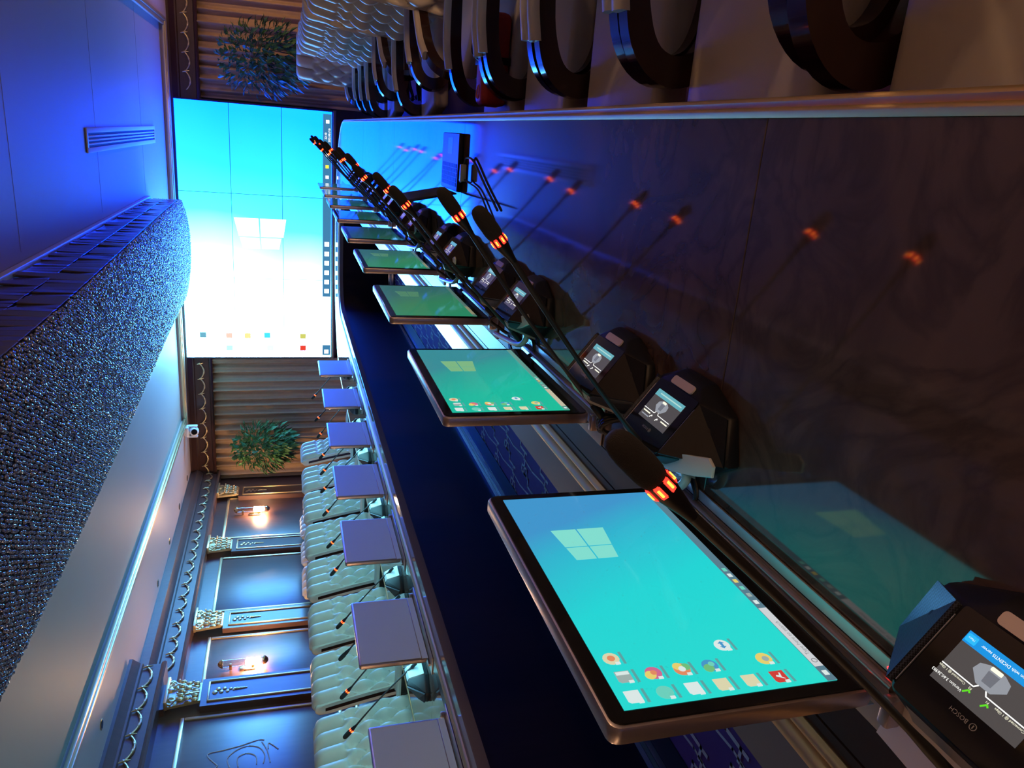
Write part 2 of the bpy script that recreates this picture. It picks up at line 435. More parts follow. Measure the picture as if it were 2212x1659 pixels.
# ================================================================== VIDEO WALL
VX0, VX1, VZ0, VZ1, VY = -3.72, .215, .745, 3.005, 12.70
vw = thing('video_wall', 'huge glowing nine-panel video wall showing a cyan desktop on the end wall', 'video wall', ((VX0 + VX1) / 2, VY, VZ0))
VW_, VH_ = VX1 - VX0, VZ1 - VZ0
M_VW = ramp_emit('video_wall_picture', [(0.0, (1.3, 4.4, 7.4)), (.32, (.66, 3.2, 7.2)), (.45, (.20, 1.7, 6.2)), (.58, (.034, .58, 5.4)), (.78, (.009, .22, 4.8)), (1.0, (.002, .15, 4.5))], 'X', SCREEN_GAIN, wob=.10, two=(-.10, .02))
def vwp(u, v): return ((u - .5) * VW_, v * VH_)
B().box(-VW_ / 2 - .02, VW_ / 2 + .02, .012, .09, -.03, VH_ + .015).done('mounting_frame', M_BLACK, vw, smooth=False)
B().box(-VW_ / 2 - .02, VW_ / 2 + .02, -.02, .012, -.055, -.012, bev=.006).done('bottom_rail', mat('bronze_rail', (.25, .19, .12), .35, .8), vw)
for i in range(3):
    for j in range(3):
        x0, x1 = -VW_ / 2 + VW_ * i / 3 + .004, -VW_ / 2 + VW_ * (i + 1) / 3 - .004
        z0, z1 = VH_ * j / 3 + .004, VH_ * (j + 1) / 3 - .004
        B().box(x0, x1, 0, .014, z0, z1).done('display_panel', M_VW, vw, smooth=False, uvfn=lambda c: ((c.x / VW_) + .5, c.z / VH_))
def vdecal(name, u0, u1, v0, v1, m, d=.004, parent=vw):
    a, b_ = vwp(u0, v0), vwp(u1, v1)
    return B().box(a[0], b_[0], -d, -.001, a[1], b_[1]).done(name, m, parent, smooth=False)
M_TB = emitmat('taskbar_glow', (.05, .22, .42), 1.0); M_IC = emitmat('icon_white', (1, 1, 1), 2.2); M_SB = emitmat('search_white', (1, 1, 1), 3.0)
tb = vdecal('taskbar', .01, .99, .004, .062, M_TB)
vdecal('search_box', .055, .265, .006, .060, M_SB, .005, tb); vdecal('start_icon', .017, .034, .018, .048, M_IC, .006, tb)
for u in (.28, .318, .357, .397, .435, .475): vdecal('taskbar_icon', u, u + .018, .017, .049, M_IC, .006, tb)
for u, c in ((.71, M_IC), (.745, M_IC), (.785, emitmat('icon_yellow', (1, .8, .05), 1.5)), (.83, M_IC), (.865, M_IC)): vdecal('tray_icon', u, u + .012, .022, .044, c, .006, tb)
text('clock', '22:10', .045, M_IC, tb, (vwp(.895, 0)[0], -.008, VH_ * .036), (1, 0, 0), (0, 0, 1))
text('date', '2021/01/10', .045, M_IC, tb, (vwp(.885, 0)[0], -.008, VH_ * .012), (1, 0, 0), (0, 0, 1))
b = B(); a = vwp(.955, .020); b.box(a[0], a[0] + .05, -.008, -.006, a[1], a[1] + .05)
b.done('message_icon', M_IC, tb, smooth=False)
# window logo: four leaning panes of light
lg = [(.475, .335), (.475, .66), (.635, .335), (.635, .66)]
def pane(u0, u1, lo0, hi0, lo1, hi1):
    p = [vwp(u0, lo0), vwp(u1, lo1), vwp(u1, hi1), vwp(u0, hi0)]
    q = B(); q.prism([(c[0], c[1]) for c in p], 'y', -.004, -.001); return q.done('logo_pane', emitmat('logo_glow', (2.2, 2.9, 3.2), 1.0), vw, smooth=False)
pane(.455, .498, .36, .475, .345, .480); pane(.455, .498, .485, .60, .49, .62); pane(.503, .575, .33, .480, .31, .484); pane(.503, .575, .49, .625, .494, .655)
ic = [(.03, .20, emitmat('icon_red', (.85, .05, .02), 1.0)), (.082, .20, emitmat('icon_olive', (.5, .5, .1), 1.3)), (.085, .885, emitmat('icon_slate', (.15, .45, .6), 1.0)), (.083, .71, emitmat('icon_pink', (.9, .5, .4), 1.4)), (.083, .585, emitmat('icon_orange', (1, .65, .25), 1.4)), (.085, .45, emitmat('icon_teal', (.05, .7, .85), 1.2)), (.03, .71, emitmat('icon_aqua', (.4, .9, .9), 1.5)), (.03, .43, emitmat('icon_grey', (.6, .9, .85), 1.5))]
for u, v, c in ic:
    vdecal('desktop_icon', u, u + .022, v - .02, v + .022, c)

# ================================================================== CURTAINS AND PLANTS
def curtain(x0, x1, label):
    b = B(); W = x1 - x0; n = int(W / .012); zs = [0.02, .6, 1.2, 1.8, 2.3, 2.66]
    rows = []; random.seed(int(abs(x0) * 100))
    ph = [random.uniform(0, 6) for _ in range(6)]
    for z in zs:
        r = []
        for i in range(n + 1):
            x = i / n * W; g = .85 + .25 * (z / 2.66)
            y = .032 * math.sin(2 * PI * x / .155 * 1 + 1.1 * math.sin(x * 5 + ph[0]) + .25 * z) + .018 * math.sin(2 * PI * x / .083 + ph[1] + .5 * z + 1.5 * math.sin(3 * x)) + .015 * math.sin(2 * PI * x / .41 + ph[2])
            r.append(b.bm.verts.new((x - W / 2, y * g, z)))
        rows.append(r)
    for a, c in zip(rows, rows[1:]):
        for i in range(n): b.bm.faces.new((a[i], a[i + 1], c[i + 1], c[i]))
    o = b.done('curtain', M_CURTAIN, None, angle=80); o.location = ((x0 + x1) / 2, 12.84, 0)
    md = o.modifiers.new('thickness', 'SOLIDIFY'); md.thickness = .006
    return tag(o, label, 'curtain')
curtain(-5.95, -3.76, 'long taupe curtain hanging beside the PTZ camera and left wall')
curtain(.26, 2.73, 'long taupe curtain hanging behind the right-hand chairs')

def plant(x, y, zc, rx, rz, label, seed):
    random.seed(seed)
    t = thing('potted_plant', label, 'plant', (x, y, 0))
    B().lathe([(.12, 0), (.15, .02), (.19, .30), (.20, .34), (.185, .345), (.17, .30)], seg=20).done('pot', M_POT, t)
    s = B()
    for i in range(7):
        a = i * .9; s.tube(curve3([(0.03 * math.cos(a), .03 * math.sin(a), .3), (.10 * math.cos(a), .1 * math.sin(a), .8), (rx * .5 * math.cos(a), rx * .5 * math.sin(a), zc)], 4), [.014] * 4 + [.009] * 4 + [.005], 6)
    s.done('stem', M_STEM, t)
    f = B()
    for i in range(760):
        while True:
            p = Vector((random.uniform(-1, 1), random.uniform(-1, 1), random.uniform(-1, 1)))
            if .25 < p.length < 1 + .15 * random.random(): break
        q = Vector((p.x * rx, p.y * rx * .8, zc + p.z * rz))
        d = (p + Vector((0, 0, random.uniform(-.7, .5))) + Vector((random.uniform(-.5, .5),) * 1 + (random.uniform(-.5, .5), 0))).normalized()
        L = random.uniform(.09, .17); side = d.cross(Vector((0, 0, 1)))
        if side.length < .1: side = Vector((1, 0, 0))
        side = side.normalized() * L * .24; dr = Vector((0, 0, -L * .25)); up = Vector((0, 0, L * .06))
        a, m1, e = q, q + d * L * .5 + up, q + d * L + dr
        v = [f.bm.verts.new(k) for k in (a, m1 + side, m1 - side, e, m1 - up * 1.5)]
        f.bm.faces.new((v[0], v[1], v[4])); f.bm.faces.new((v[0], v[4], v[2])); f.bm.faces.new((v[1], v[3], v[4])); f.bm.faces.new((v[4], v[3], v[2]))
    o = f.done('foliage', M_LEAF, t, smooth=False); o['kind'] = 'stuff'
    return t
plant(-5.12, 12.25, 1.83, .36, .46, 'leafy potted plant before the curtain, below the PTZ camera', 11)
plant(.84, 12.25, 1.72, .46, .60, 'dark leafy potted plant right of the video wall', 12)

# ================================================================== CEILING FITTINGS
vent = thing('ceiling_vent', 'long linear slot air vent in the blue-lit ceiling', 'vent', (-.28, 9.45, ZT))
B().box(-.10, .10, -1.85, 1.85, -.006, 0).done('backing_plate', mat('vent_dark', (.02, .02, .025), .7), vent, smooth=False)
fb = B()
for a in ((-.105, -.062, -1.86, 1.86), (.062, .105, -1.86, 1.86), (-.062, .062, -1.86, -1.82), (-.062, .062, 1.82, 1.86)): fb.box(*a, -.016, -.004, bev=.003)
fb.done('frame', mat('vent_paint', (.62, .62, .66), .4), vent)
for xx in (-.032, .0, .032):
    B().box(xx - .008, xx + .008, -1.82, 1.82, -.015, -.005, bev=.003).done('slat', MATS['vent_paint'], vent)

for i, (xx, yy) in enumerate([(-5.62, 9.10), (-5.62, 10.15), (-5.62, 11.2), (-5.62, 12.2), (-5.12, 6.08)]):
    t = thing('downlight', 'small unlit recessed downlight in the soffit above the left wall', 'downlight', (xx, yy, ZS), 0, 'unlit downlights in the soffit')
    B().lathe([(.045, -.006), (.05, -.004), (.05, 0)], seg=20).done('rim', M_BRASS, t)
    B().lathe([(.034, -.0075), (.034, -.003)], seg=20).done('lens', M_BLACK, t)

ptz = thing('ptz_camera', 'white PTZ conference camera hanging under the soffit', 'camera', (-4.80, 12.2, ZS))
B().box(-.07, .07, -.06, .06, -.03, 0, bev=.01).done('mount', M_WHITE, ptz)
B().box(-.085, .085, -.07, .07, -.075, -.03, bev=.015).done('base', M_WHITE, ptz)
B().box(-.10, -.075, -.04, .04, -.20, -.06, bev=.01).box(.075, .10, -.04, .04, -.20, -.06, bev=.01).done('yoke', M_WHITE, ptz)
h = B().lathe([(.02, -.085), (.06, -.075), (.072, -.03), (.072, .05), (.05, .085), (.01, .09)], c=(0, 0, -.145), axis=(.2, -1, -.12), seg=24).done('head', M_WHITE, ptz)
B().lathe([(.045, .078), (.045, .10), (.034, .101), (.030, .092)], c=(0, 0, -.145), axis=(.2, -1, -.12), seg=24).done('lens', M_BLACKG, h)

# ---------------------------------------------- sconces
M_BULB = emitmat('sconce_glow', (1.0, .60, .32), 400.0 * SCONCE_GAIN)
def clear_glass():
    M = bpy.data.materials.new('clear_glass'); M.use_nodes = True; nt = M.node_tree; nt.nodes.clear()
    o = nt.nodes.new('ShaderNodeOutputMaterial'); mx = nt.nodes.new('ShaderNodeMixShader'); a = nt.nodes.new('ShaderNodeBsdfTransparent'); g = nt.nodes.new('ShaderNodeBsdfGlossy')
    a.inputs[0].default_value = (.93, .92, .9, 1); g.inputs['Roughness'].default_value = .06; mx.inputs[0].default_value = .10
    nt.links.new(a.outputs[0], mx.inputs[1]); nt.links.new(g.outputs[0], mx.inputs[2]); nt.links.new(mx.outputs[0], o.inputs[0])
    return M
M_GLASS = clear_glass()
def sconce(x, y, z, rz, label):
    t = thing('wall_sconce', label, 'wall lamp', (x, y, z), rz, None)
    B().box(0, .02, -.035, .035, -.11, .06, bev=.006).box(.01, .085, -.012, .012, -.10, -.07, bev=.004).box(.01, .085, -.012, .012, .14, .17, bev=.004).done('bracket', M_BRASS, t)
    B().lathe([(.006, -.255), (.022, -.25), (.046, -.225), (.05, -.205), (.05, -.195)], c=(.095, 0, 0), seg=24).done('bottom_cap', M_BRASS, t)
    B().lathe([(.05, .235), (.05, .245), (.04, .265), (.018, .285), (.006, .29)], c=(.095, 0, 0), seg=24).done('top_cap', M_BRASS, t)
    g = B(); g.lathe([(.047, -.2), (.047, .24)], c=(.095, 0, 0), seg=24, cap=False); g.lathe([(.044, .24), (.044, -.2)], c=(.095, 0, 0), seg=24, cap=False)
    g.done('glass_tube', M_GLASS, t)
    B().lathe([(.005, -.175), (.039, -.165), (.041, -.015), (.004, -.005)], c=(.095, 0, 0), seg=20).done('bulb', M_BULB, t)
    return t
sconce(XL + .012, 7.70, 1.95, 0, 'lit brass and glass wall lamp beside the projecting pilaster')
sconce(XL + .012, 11.45, 2.0, 0, 'lit brass and glass wall lamp on the panel next to the curtain')
for yy in (1.0, -1.0, -3.0): tag(sconce(PB + .012, yy, 1.95, 0, 'unseen lit brass and glass wall lamp on the projecting bay'), group='unseen wall lamps on the projecting bay')  # unseen lamps added for warm light at the near end
for yy in (11.45, 2.2, .6, -1.0, -2.6, -4.2): tag(sconce(XR - .001, yy, 1.95, PI, 'unseen lit brass and glass wall lamp on the wall behind the right-hand chairs'), group='unseen wall lamps behind the right-hand chairs')  # unseen lamps, number and spacing chosen for warm light on table and curtain

# ================================================================== CRYSTAL CHANDELIER
CX0, CX1, CY0, CY1 = -2.28, -1.02, -3.0, 10.95
def zbot(y):
    t = max(0.0, (y - 3.0) / 7.9); return 2.565 + .155 * t * t * (3 - 2 * t) if t < 1 else 2.72
ch = thing('crystal_chandelier', 'long boat-shaped crystal bead chandelier with a mirror tile band', 'chandelier', ((CX0 + CX1) / 2, 4.0, ZT))
CC = (CX0 + CX1) / 2; CW = (CX1 - CX0) / 2
def half(y):       # half width in plan: rounded ends
    e = CY1 - .55
    if y <= e: return CW
    t = min(1.0, (y - e) / .55); return CW * math.sqrt(max(0, 1 - (t * .92) ** 2.4))
core = B(); ys = [CY0 + (CY1 - CY0) * i / 60 for i in range(61)]
rl = []
for y in ys:
    hw = half(y) - .02; zb = zbot(y) + .03
    rl.append([core.bm.verts.new((sx * hw, y - 4.0, z)) for sx, z in ((-1, 0), (-1, zb - ZT), (1, zb - ZT), (1, 0))])
for a, c in zip(rl, rl[1:]):
    for k in range(3): core.bm.faces.new((a[k], a[k + 1], c[k + 1], c[k]))
core.bm.faces.new(rl[0]); core.bm.faces.new(rl[-1])
M_CORE = mat('chandelier_core', (.035, .035, .045), .45)
core.done('core', M_CORE, ch, smooth=False)
B().box(CW - .05, CW + .035, CY0 - 4, CY1 - 4.5, -.05, 0, bev=.01).done('cornice', mat('chandelier_cornice', (.5, .5, .52), .3), ch)
# mirror tiles on the right flank, two courses
M_TILE = mat('smoked_mirror_tile', (.22, .19, .20), .22, .9, noise=.25, nscale=3)
tiles = {}
def tile_mesh(h):
    return B().box(-.004, .010, -.0435, .0435, 0, h, bev=.003, seg=1)
y = 3.0
while y < CY1 - .6:
    zb = zbot(y) - ZT + .012; ht = (-.052 - zb) / 2
    for r in range(2):
        key = round(ht, 2)
        if key not in tiles:
            o = tile_mesh(key - .008).done('mirror_tile', M_TILE, ch, smooth=False); tiles[key] = o
        else:
            o = tiles[key].copy(); COL.objects.link(o); o.parent = ch
        o.location = (CW, y - 4.0, zb + r * ht + .002); o.rotation_euler = (random.uniform(-.02, .02), random.uniform(-.05, .05), random.uniform(-.06, .06))
    y += .094
# rounded end wears tiles as well
for k in range(14):
    yy = CY1 - .58 + .58 * k / 14; hw = half(yy + .02)
# crystal beads: tens of thousands of faceted drops over the whole underside
def beads():
    import numpy as np
    ico = bmesh.new(); bmesh.ops.create_icosphere(ico, subdivisions=1, radius=1.0)
    V = np.array([v.co[:] for v in ico.verts]); Fc = np.array([[v.index for v in f.verts] for f in ico.faces]); ico.free()
    rng = np.random.default_rng(5); P = []; S = []
    pit = .0235; iy = 0; y = CY0 + .02
    while y < CY1 - .01:
        hw = half(y) + .01; x = -hw + (pit / 2 if iy % 2 else 0)
        while x <= hw:
            q = min(1.0, abs(x) / hw); z = zbot(y) - ZT - .045 * (1 - q ** 4) - .004
            if q > .93: z += .012 * (q - .93) / .07
            P.append((x, y - 4.0, z)); x += pit
        y += pit * .87; iy += 1
    # beads climbing the rounded end
    for lv in range(14):
        for k in range(120):
            yy = CY1 - .55 + .55 * k / 119; hw = half(yy) + .006
            for sx in (-1, 1):
                if sx > 0 and hw > CW * .97: continue
                P.append((sx * hw, yy - 4.0, zbot(yy) - ZT + lv * .024))
    P = np.array(P); n = len(P); P += rng.normal(0, .0022, P.shape)
    big = rng.random(n) < .035
    S = np.where(big, .0145, rng.uniform(.0085, .0108, n))
    # random rotations
    q = rng.normal(size=(n, 4)); q /= np.linalg.norm(q, axis=1)[:, None]
    w_, x_, y_, z_ = q.T
    R = np.stack([np.stack([1 - 2 * (y_ * y_ + z_ * z_), 2 * (x_ * y_ - z_ * w_), 2 * (x_ * z_ + y_ * w_)], -1), np.stack([2 * (x_ * y_ + z_ * w_), 1 - 2 * (x_ * x_ + z_ * z_), 2 * (y_ * z_ - x_ * w_)], -1), np.stack([2 * (x_ * z_ - y_ * w_), 2 * (y_ * z_ + x_ * w_), 1 - 2 * (x_ * x_ + y_ * y_)], -1)], 1)
    co = np.einsum('nij,vj->nvi', R, V) * S[:, None, None] + P[:, None, :]
    fa = (Fc[None] + (np.arange(n) * len(V))[:, None, None]).reshape(-1)
    me = bpy.data.meshes.new('crystal_beads'); nf = n * len(Fc)
    me.vertices.add(n * len(V)); me.vertices.foreach_set('co', co.reshape(-1))
    me.loops.add(nf * 3); me.loops.foreach_set('vertex_index', fa.astype(np.int32))
    me.polygons.add(nf); me.polygons.foreach_set('loop_start', np.arange(0, nf * 3, 3, dtype=np.int32)); me.polygons.foreach_set('loop_total', np.full(nf, 3, np.int32))
    me.update(); me.validate()
    me.materials.append(mat('cut_crystal', (.50, .52, .58), .12, .8))
    o = bpy.data.objects.new('crystal_beads', me); COL.objects.link(o); o.parent = ch; o['kind'] = 'stuff'
    o['label'] = 'thousands of faceted clear crystal beads'
beads()

# ================================================================== CONFERENCE TABLE
OX0, OX1, OY0, OY1, RC = -3.31, .093, -5.2, 11.65, 1.5
ZTOP = .75
def outline(d, n=14):
    r = max(RC - d, .12); x0, x1, y0, y1 = OX0 + d, OX1 - d, OY0 + d, OY1 - d; pts = []
    for cx, cy, a0 in ((x1 - r, y1 - r, 0), (x0 + r, y1 - r, PI / 2), (x0 + r, y0 + r, PI), (x1 - r, y0 + r, 1.5 * PI)):
        for i in range(n + 1):
            a = a0 + PI / 2 * i / n; pts.append((cx + r * math.cos(a), cy + r * math.sin(a)))
    return pts
table = thing('conference_table', 'long ring-shaped conference table with dark polished marble top and gilt edges', 'table', (AX, 3.2, 0))
OFF = Vector((AX, 3.2, 0))
def sweep(name, prof, m, parent=table, closed=True, angle=35):
    """prof: list of (inset d, z) swept right round the ring"""
    b = B(); rings = []
    for d, z in prof: rings.append([b.bm.verts.new((p[0] - OFF.x, p[1] - OFF.y, z)) for p in outline(d)])
    k = len(rings); n = len(rings[0])
    for i in range(k if closed else k - 1):
        a, c = rings[i], rings[(i + 1) % k]
        for j in range(n): b.bm.faces.new((a[j], a[(j + 1) % n], c[(j + 1) % n], c[j]))
    return b.done(name, m, parent, angle=angle)
# outer gilt edge: two rounded beads with a groove between
def arcp(cd_, cz, r, a0, a1, n=6): return [(cd_ + r * math.cos(a0 + (a1 - a0) * i / n), cz + r * math.sin(a0 + (a1 - a0) * i / n)) for i in range(n + 1)]
sweep('outer_gilt_edge', [(.030, .70), (.030, .751)] + arcp(.022, .748, .007, PI / 2, PI) + [(.0145, .744)] + arcp(.008, .738, .0085, PI * .55, PI * 1.2) + [(.0, .725), (.004, .715), (.0, .705), (.006, .70)], M_GOLD)
# marble slabs with seams
def slab(name, poly):
    return B().prism([(p[0] - OFF.x, p[1] - OFF.y) for p in poly], 'z', .70, ZTOP, bev=.0012, seg=1).done(name, M_MARBLE, table, angle=20)
dA, dB = .030, .742
seams = [-3.2, -.9, 1.05, 3.14, 5.3, 7.5, 9.6]
for x0, x1 in ((OX1 - dB, OX1 - dA), (OX0 + dA, OX0 + dB)):
    for a, c in zip(seams, seams[1:]):
        slab('marble_slab', [(x0, a + .001), (x1, a + .001), (x1, c - .001), (x0, c - .001)])
def endslab(ysign):
    o, i_ = outline(dA), outline(dB); n = 15
    if ysign > 0: oo, ii = o[:2 * n], i_[:2 * n]; y = seams[-1] + .001
    else: oo, ii = o[2 * n:], i_[2 * n:]; y = seams[0] - .001
    op = [(oo[0][0], y)] + oo + [(oo[-1][0], y)]; ip = [(ii[0][0], y)] + ii + [(ii[-1][0], y)]
    b = B(); z0, z1 = .70, ZTOP
    V = [[b.bm.verts.new((p[0] - OFF.x, p[1] - OFF.y, z)) for p in q] for q, z in ((op, z0), (op, z1), (ip, z1), (ip, z0))]
    for k in range(4):
        a, c = V[k], V[(k + 1) % 4]
        for j in range(len(op) - 1): b.bm.faces.new((a[j], a[j + 1], c[j + 1], c[j]))
    b.bm.faces.new([V[k][0] for k in range(4)]); b.bm.faces.new([V[k][-1] for k in range(4)])
    b.done('marble_slab', M_MARBLE, table, angle=20)
endslab(1); endslab(-1)
sweep('wood_rim', [(.743, .70), (.743, .7505), (.805, .7505), (.806, .7475), (.808, .7475), (.809, .7505), (.828, .7505), (.828, .70)], M_RIMWOOD)
sweep('inner_gilt_moulding', [(.8285, .70), (.8285, .752)] + arcp(.838, .7525, .009, PI, 0, 6) + [(.848, .750), (.850, .747), (.852, .750)] + arcp(.868, .7495, .0145, PI, 0, 6) + [(.8832, .70)], M_GOLD)
sweep('pale_inner_border', [(.8835, .70), (.8835, .7495), (.975, .7495), (.978, .7465), (.978, .700)], M_BORDER)
sweep('underside', [(.03, .69), (.03, .70), (.975, .70), (.975, .69)], M_BLACKWOOD)
sweep('inner_panel', [(.93, .02), (.93, .69), (.962, .69), (.962, .02)], M_BLACKWOOD)
sweep('outer_panel', [(.36, .02), (.36, .69), (.33, .69), (.33, .02)], M_WOOD)
sweep('inner_base_trim', [(.963, .0), (.963, .075), (.972, .075), (.976, .055), (.972, .05), (.978, .035), (.974, .03), (.980, .0)], M_STEEL)
sweep('plinth_border', [(.981, .0), (.981, .006), (1.105, .006), (1.105, 0)], mat('black_border', (.010, .009, .012), .6))

# ================================================================== MONITORS
def gradient_screen(name, stops, two=(0.35, 0), wob=.08): return ramp_emit(name, stops, 'X', DEV, wob=wob, two=two, rough=.08)
M_SCR1 = gradient_screen('screen_cyan', [(0.0, (.020, .72, .62)), (.55, (.016, .66, .66)), (.85, (.030, .45, .62)), (1.0, (.05, .30, .60))], two=(.25, -.05))
M_SCR2 = gradient_screen('screen_teal', [(0.0, (.012, .52, .32)), (.5, (.010, .48, .34)), (.9, (.030, .33, .30)), (1.0, (.04, .26, .30))])
M_SCR3 = gradient_screen('screen_green', [(0.0, (.020, .24, .12)), (.6, (.030, .20, .10)), (1.0, (.03, .13, .13))])
M_SCR4 = gradient_screen('screen_dim', [(0.0, (.010, .085, .05)), (1.0, (.010, .05, .06))])
M_SCR0 = gradient_screen('screen_left', [(0.0, (3.0, 12.5, 12)), (1.0, (3.0, 10, 13))])
M_LOGO = {1: emitmat('logo_pale', (.22, .72, .62)), 2: emitmat('logo_olive', (.20, .46, .22)), 3: emitmat('logo_dim', (.07, .22, .12))}
M_TASK = {1: emitmat('task_grey', (.10, .20, .26)), 2: emitmat('task_grey2', (.12, .30, .26)), 3: emitmat('task_grey3', (.08, .16, .14))}
M_SRCH = {1: emitmat('search_grey', (.62, .64, .66)), 2: emitmat('search_cream', (.55, .50, .36)), 3: emitmat('search_olive', (.25, .24, .14))}
IC = {k: emitmat('mon_' + k, v) for k, v in dict(white=(.70, .80, .78), yellow=(.78, .62, .16), red=(.62, .05, .04), orange=(.75, .25, .12), blue=(.06, .30, .58), teal=(.15, .62, .50), grey=(.33, .42, .40), pink=(.60, .14, .28), green=(.16, .50, .20), cream=(.70, .66, .42)).items()}
M_TXT = emitmat('icon_caption', (.10, .36, .36)); M_DKTXT = emitmat('search_caption', (.22, .22, .23)); M_LEDR = emitmat('red_led', (1, .03, .03), 4.0)
MW, MH, MZ = .277, .345, .018      # half width, height, bottom above the table
def monitor_base(t, scr, label_full=False):
    """local: +x faces the user, +y is the user's right"""
    b = B(); pts = []
    r = .014
    for cy, cz, a0 in ((MW - r, MZ + MH - r, 0), (-MW + r, MZ + MH - r, PI / 2), (-MW + r, MZ + r, PI), (MW - r, MZ + r, 1.5 * PI)):
        for i in range(5): a = a0 + PI / 2 * i / 4; pts.append((cy + r * math.cos(a), cz + r * math.sin(a)))
    b.prism(pts, 'x', -.014, .010, bev=.004, seg=2); b.done('housing', M_ALU, t)
    g = B().prism([(p[0] * .985, MZ + (p[1] - MZ) * .978 + .004) for p in pts], 'x', .0101, .0125); g.done('bezel_glass', M_BLACKG, t)
    sw, s0, s1 = MW - .022, MZ + .042, MZ + MH - .024
    s = B().box(.0126, .0134, -sw, sw, s0, s1).done('screen', scr, t, smooth=False, uvfn=lambda c: ((c.y + sw) / (2 * sw), (c.z - s0) / (s1 - s0)))
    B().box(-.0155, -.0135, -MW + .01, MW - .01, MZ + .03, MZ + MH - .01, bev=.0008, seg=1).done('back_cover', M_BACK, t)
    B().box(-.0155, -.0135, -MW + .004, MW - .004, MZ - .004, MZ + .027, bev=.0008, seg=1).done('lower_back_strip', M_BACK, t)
    p = B().box(-.052, .046, -MW - .045, MW + .055, 0, .004, bev=.0015).done('base_plate', M_ALUP, t)
    B().tube([(.0195, -MW - .012, .0095), (.0195, MW + .012, .0095)], .0068, 14).done('hinge_bar', M_ALU, t)
    B().box(-.022, .018, -MW - .03, -MW - .013, .004, .026, bev=.004).done('hinge_block', M_ALU, t)
    B().box(.0275, .0290, -MW - .01, MW + .03, .0040, .0045).done('slot_line', M_BLACK, p, smooth=False)
    return s, sw, s0, s1
def monitor_desktop(t, s, sw, s0, s1, lv):
    W, H = 2 * sw, s1 - s0
    def P(u, v): return (-sw + u * W, s0 + v * H)
    def decal(name, poly, m, d=.0005, parent=s):
        return B().prism([P(*q) for q in poly], 'x', .0134, .0134 + d).done(name, m, parent, smooth=False)
    def disc(name, u, v, r, m, sc=1.0, d=.0006):
        c = P(u, v); return B().prism([(c[0] + r * math.cos(2 * PI * k / 14) * sc, c[1] + r * math.sin(2 * PI * k / 14)) for k in range(14)], 'x', .0134, .0134 + d).done(name, m, s, smooth=False)
    decal('taskbar', [(0, 0), (1, 0), (1, .048), (0, .048)], M_TASK[lv])
    decal('search_box', [(.05, .002), (.29, .002), (.29, .046), (.05, .046)], M_SRCH[lv], .0009)
    # window logo
    for (u0, u1, a0, b0, a1, b1) in ((.60, .668, .55, .665, .535, .668), (.60, .668, .675, .79, .678, .805), (.674, .775, .533, .668, .51, .672), (.674, .775, .678, .807, .682, .83)):
        decal('logo_pane', [(u0, a0), (u1, a1), (u1, b1), (u0, b0)], M_LOGO[lv])
    if lv > 2: return
    decal('start_icon', [(.018, .012), (.034, .012), (.034, .036), (.018, .036)], IC['white'], .0009)
    for u, c in ((.31, 'white'), (.345, 'grey'), (.38, 'teal'), (.415, 'yellow'), (.445, 'white'), (.475, 'teal')):
        decal('taskbar_icon', [(u, .014), (u + .016, .014), (u + .016, .036), (u, .036)], IC[c], .0009)
    icons = [(.035, .93, 'white', 0), (.035, .79, 'teal', 1), (.035, .655, 'white', 0), (.035, .52, 'cream', 0), (.035, .385, 'cream', 0), (.035, .245, 'red', 0),
             (.10, .92, 'grey', 0), (.10, .785, 'pink', 1), (.10, .65, 'orange', 1), (.10, .515, 'blue', 1), (.10, .245, 'yellow', 1), (.165, .93, 'cream', 1), (.165, .385, 'white', 1)]
    for u, v, c, rd in icons:
        if rd:
            disc('desktop_icon', u, v, .0105, IC[c])
            if c == 'orange':
                disc('icon_quarter', u + .010, v + .012, .0065, IC['yellow'], d=.0008); disc('icon_quarter', u + .006, v - .022, .006, IC['green'], d=.0008); disc('icon_eye', u, v, .0045, IC['white'], d=.0011)
            if c == 'pink': disc('icon_quarter', u - .006, v + .018, .007, IC['yellow'], d=.0008); disc('icon_eye', u, v, .004, IC['orange'], d=.0011)
            if c == 'blue': disc('icon_quarter', u - .008, v + .012, .0068, IC['green'], d=.0008); disc('icon_eye', u + .004, v - .01, .004, IC['teal'], d=.0011)
            if c == 'yellow': disc('icon_eye', u - .002, v - .005, .0045, IC['grey'], d=.0011)
            if c == 'cream': disc('icon_eye', u, v, .005, IC['orange'], d=.0011)
            if c == 'white':
                decal('icon_arrow', [(u - .013, v), (u - .006, v + .016), (u - .006, v + .006), (u + .006, v + .006), (u + .006, v + .016), (u + .013, v), (u + .006, v - .016), (u + .006, v - .006), (u - .006, v - .006), (u - .006, v - .016)], IC['blue'], .0011)
        else:
            decal('desktop_icon', [(u - .019, v - .032), (u + .019, v - .032), (u + .019, v + .034), (u - .013, v + .034), (u - .019, v + .024)], IC[c])
            if c == 'red': decal('icon_mark', [(u - .010, v - .018), (u, v + .016), (u + .004, v + .014), (u + .002, v), (u + .012, v - .008), (u + .010, v - .012), (u - .004, v - .006)], IC['white'], .0010)
            if c == 'grey': decal('icon_mark', [(u + .006, v - .028), (u + .016, v - .028), (u + .016, v + .03), (u + .006, v + .03)], IC['white'], .0010)
        cp = P(u - .022, v - .058)
        B().box(.0134, .0138, cp[0], cp[0] + .022, cp[1], cp[1] + .0035).done('icon_caption', M_TXT, s, smooth=False)
        k = P(u - .022, v - .030)
        B().box(.0134, .0143, k[0], k[0] + .004, k[1], k[1] + .006).done('shortcut_mark', IC['white'], s, smooth=False)
